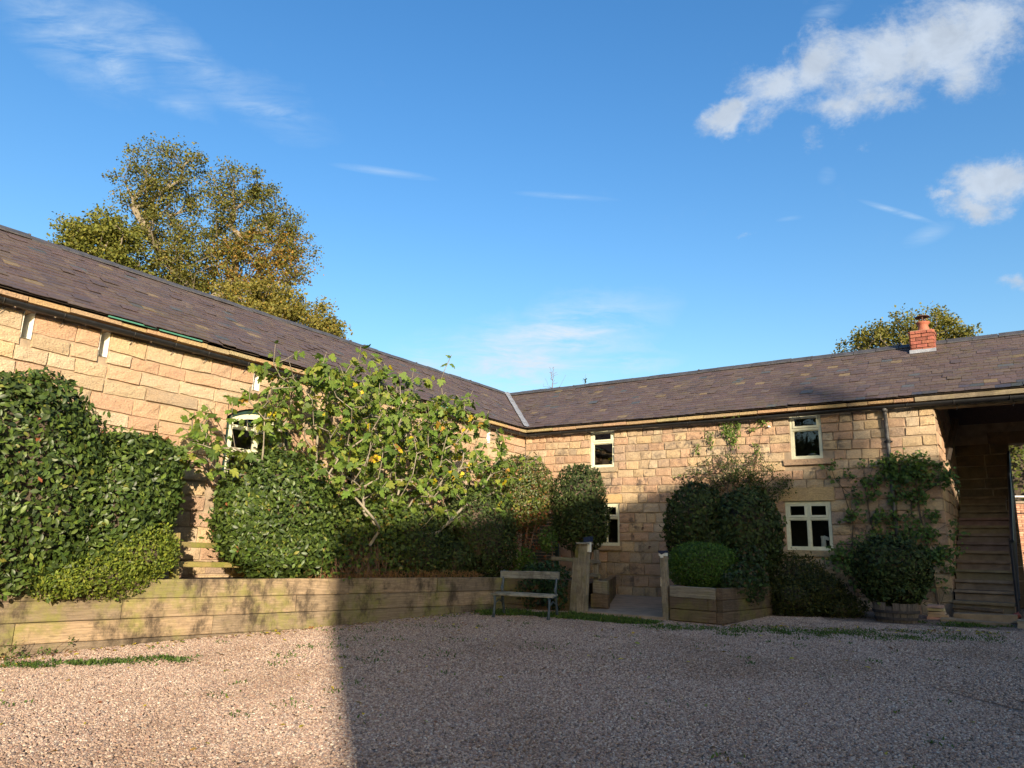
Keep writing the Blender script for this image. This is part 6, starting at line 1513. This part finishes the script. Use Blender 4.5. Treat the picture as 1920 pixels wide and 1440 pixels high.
# ------------------------------------------------------------------ gravel, weeds, fallen leaves
def pebble_patch(name, poly, dens, rmin, rmax, seed):
    m = MB(); xs = [p[0] for p in poly]; ys = [p[1] for p in poly]
    nx, ny = 40, 40
    def bil(a, b):
        p = [Vector((*q, 0)) for q in poly]; v = (p[0]*(1-a)+p[1]*a)*(1-b) + (p[3]*(1-a)+p[2]*a)*b; return (v.x, v.y, gz(v.x, v.y)+0.006)
    V = [bil(i/nx, j/ny) for j in range(ny+1) for i in range(nx+1)]
    F = [(j*(nx+1)+i, j*(nx+1)+i+1, (j+1)*(nx+1)+i+1, (j+1)*(nx+1)+i) for j in range(ny) for i in range(nx)]
    o = link(name, mesh_np(name, V, F), None, None, MAT['pebble']); tag(o, kind='stuff')
    ng = bpy.data.node_groups.new(name, 'GeometryNodeTree')
    ng.interface.new_socket('Geometry', in_out='INPUT', socket_type='NodeSocketGeometry'); ng.interface.new_socket('Geometry', in_out='OUTPUT', socket_type='NodeSocketGeometry')
    n = ng.nodes; L = ng.links; gi = n.new('NodeGroupInput'); go = n.new('NodeGroupOutput')
    d = n.new('GeometryNodeDistributePointsOnFaces'); d.inputs['Density'].default_value = dens; d.inputs['Seed'].default_value = seed
    ico = n.new('GeometryNodeMeshIcoSphere'); ico.inputs['Radius'].default_value = 1.0; ico.inputs['Subdivisions'].default_value = 1
    sm = n.new('GeometryNodeSetShadeSmooth'); mt = n.new('GeometryNodeSetMaterial'); mt.inputs['Material'].default_value = MAT['pebble']
    ip = n.new('GeometryNodeInstanceOnPoints')
    rs = n.new('FunctionNodeRandomValue'); rs.data_type = 'FLOAT_VECTOR'; rs.inputs[0].default_value = (rmin, rmin, rmin*0.55); rs.inputs[1].default_value = (rmax, rmax, rmax*0.75)
    rr = n.new('FunctionNodeRandomValue'); rr.data_type = 'FLOAT_VECTOR'; rr.inputs[0].default_value = (-0.4, -0.4, 0); rr.inputs[1].default_value = (0.4, 0.4, 6.28)
    rr.inputs['Seed'].default_value = 5
    L.new(gi.outputs[0], d.inputs['Mesh']); L.new(ico.outputs['Mesh'], mt.inputs['Geometry']); L.new(mt.outputs[0], sm.inputs[0])
    L.new(d.outputs['Points'], ip.inputs['Points']); L.new(mt.outputs[0], ip.inputs['Instance']); L.new(rs.outputs[0], ip.inputs['Scale']); L.new(rr.outputs[0], ip.inputs['Rotation']); L.new(ip.outputs[0], go.inputs[0])
    md = o.modifiers.new('scatter', 'NODES'); md.node_group = ng
pebble_patch('gravel', [(3.0, -17.0), (13.0, -10.5), (9.4, -7.2), (0.4, -12.4)], 4200, 0.006, 0.0145, 1)
pebble_patch('gravel', [(0.7, -12.3), (9.4, -7.2), (7.4, -2.0), (1.9, -4.3)], 3000, 0.006, 0.0145, 2)
pebble_patch('gravel', [(9.4, -7.2), (17.0, -13.0), (17.5, -1.2), (7.2, -2.4)], 2600, 0.006, 0.0145, 3)

def weeds():
    rng = random.Random(31); nr = np.random.default_rng(31)
    spots = []    # x, y, rx, ry, n, height
    for k in range(26): t = k/25; spots.append((1.5+1.15*t+rng.gauss(0, 0.10), -11.85+1.3*t+rng.gauss(0, 0.10), rng.uniform(0.06, 0.2), rng.uniform(0.06, 0.18), rng.randint(60, 230), rng.uniform(0.03, 0.065)))
    for k in range(40): x = rng.uniform(2.3, 4.0); spots.append((x, -4.55-0.15*(4-x)+rng.gauss(0, 0.16), 0.14, 0.10, 150, 0.075))
    for k in range(70): x = rng.uniform(3.9, 5.4); spots.append((x, -4.25-rng.random()*0.5, 0.15, 0.10, 150, 0.07))
    for k in range(95): x = rng.uniform(5.6, 9.9); spots.append((x, -4.7+0.42*(x-5.6)+rng.gauss(0, 0.28)-0.2, 0.2, 0.13, 90, 0.045))
    for k in range(14): x = rng.uniform(8.8, 10.0); spots.append((x, -1.75+rng.gauss(0, 0.12), 0.12, 0.1, 80, 0.05))
    for (x, y, r, n) in ((3.35, -9.75, .14, 150), (3.7, -10.2, .1, 70), (3.0, -9.2, .12, 110), (3.3, -8.9, .16, 150), (2.9, -8.4, .2, 180), (3.4, -8.1, .16, 120), (2.5, -7.6, .2, 170), (2.6, -6.9, .16, 120), (3.1, -6.7, .16, 100), (4.0, -7.6, .14, 70), (4.3, -9.4, .14, 80), (4.0, -9.0, .1, 60), (4.6, -8.6, .2, 90), (5.0, -10.3, .12, 50), (5.2, -11.2, .1, 60), (4.4, -11.4, .1, 40), (6.0, -11.2, .1, 34), (3.4, -12.6, .1, 70), (3.2, -12.9, .12, 90), (7.8, -9.4, .12, 30), (8.6, -10.6, .1, 26), (9.8, -9.2, .12, 26), (7.0, -6.2, .2, 40), (2.1, -8.0, .12, 90), (2.3, -5.6, .2, 150), (5.4, -7.4, .25, 60), (6.4, -7.6, .2, 40), (8.8, -11.9, .1, 24), (10.2, -11.0, .1, 20), (2.0, -9.6, .1, 50), (1.75, -10.3, .08, 40)):
        spots.append((x, y, r*1.5, r*1.3, int(n*0.8), 0.045))
    for k in range(60): spots.append((rng.uniform(3.5, 11.5), rng.uniform(-12.5, -4.6), rng.uniform(0.03, 0.12), rng.uniform(0.03, 0.1), rng.randint(8, 40), rng.uniform(0.025, 0.05)))
    P = []; H = []
    for (x, y, rx, ry, n, h) in spots:
        a = nr.normal(size=(n, 2))*np.array((rx, ry))*0.6 + np.array((x, y)); P.append(a); H.append(np.full(n, h))
    P = np.concatenate(P); H = np.concatenate(H); n = len(P); Z = np.array([gz(a, b) for a, b in P]); P = np.concatenate([P, Z[:, None]+0.004], 1)
    A = nr.normal(size=(n, 3))*0.75 + np.array((0, 0, 0.7)); N = nr.normal(size=(n, 3))*0.7 + np.array((0, 0, 0.4))
    o = cloud('weeds', SMALL_V, SMALL_F, P, frames(N, A), H*nr.uniform(0.35, 1.1, n), pick([(0.06, 0.105, 0.022, 4), (0.085, 0.135, 0.028, 3), (0.045, 0.075, 0.02, 2), (0.17, 0.12, 0.04, 0.25)], n, nr), MAT['leaf_soft'], None, wide=np.full(n, 0.75)); tag(o, kind='stuff')
    # sprig at the foot of the sleepers, far left
    T = thing('wall_sprig', 'thin leafy sprig at the foot of the sleepers at far left', 'plant', (1.2, -11.8, -0.38)); m = MB()
    Q = []
    for k in range(9):
        p0 = Vector((1.12+rng.uniform(0, 0.08), -12.0+0.08*k, gz(1.15, -11.8))); p1 = p0 + Vector((0.05, rng.uniform(0.02, 0.3), rng.uniform(0.08, 0.26))); m.tube([p0, (p0+p1)/2+Vector((0.03, 0, 0.04)), p1], [0.004, 0.003, 0.002], 3)
        for j in range(16): Q.append(tuple(p0.lerp(p1, rng.random()) + Vector((rng.gauss(0, 0.025), rng.gauss(0, 0.025), rng.gauss(0, 0.025)))))
    m.obj('stems', MAT['twig'], T); Q = np.array(Q); n = len(Q)
    cloud('foliage', ROUND_V, ROUND_F, Q, frames(nr.normal(size=(n, 3))+np.array((0.5, -0.3, 0.5)), nr.normal(size=(n, 3))), 0.03*nr.uniform(0.6, 1.3, n), pick([(0.06, 0.10, 0.025, 2), (0.09, 0.12, 0.03, 1)], n, nr), MAT['leaf_soft'], T)
    # fallen leaves
    n = 800; X = nr.uniform(1.3, 11, n); Y = nr.uniform(-15, -2.5, n); ok = (X > 1.2+0.19*(Y+11.7)); X, Y = X[ok], Y[ok]
    near = nr.random(len(X)) < np.clip(1.25-(X-1.5)*0.13, 0.12, 1); X, Y = X[near], Y[near]; n = len(X)
    ty = nr.uniform(-12, -4.6, 420); tx = 0.95+0.19*(ty+11.7)+0.06+np.abs(nr.normal(size=420))*0.16; ux = nr.uniform(5.6, 10.0, 260); uy = -4.35+0.45*(ux-5.6)-np.abs(nr.normal(size=260))*0.25
    X = np.concatenate([X, tx, ux]); Y = np.concatenate([Y, ty, uy]); n = len(X)
    P = np.stack([X, Y, np.array([gz(a, b)+0.02 for a, b in zip(X, Y)])], 1)
    o = cloud('fallen_leaves', LAUREL_V, LAUREL_F, P, frames(nr.normal(size=(n, 3))*0.3+np.array((0, 0, 1)), nr.normal(size=(n, 3))), 0.055*nr.uniform(0.5, 1.5, n), pick([(0.42, 0.33, 0.04, 3), (0.26, 0.15, 0.05, 2), (0.2, 0.22, 0.05, 1.2), (0.22, 0.08, 0.035, 1.2), (0.13, 0.07, 0.035, 2)], n, nr), MAT['leaf_soft']); tag(o, kind='stuff')
weeds()
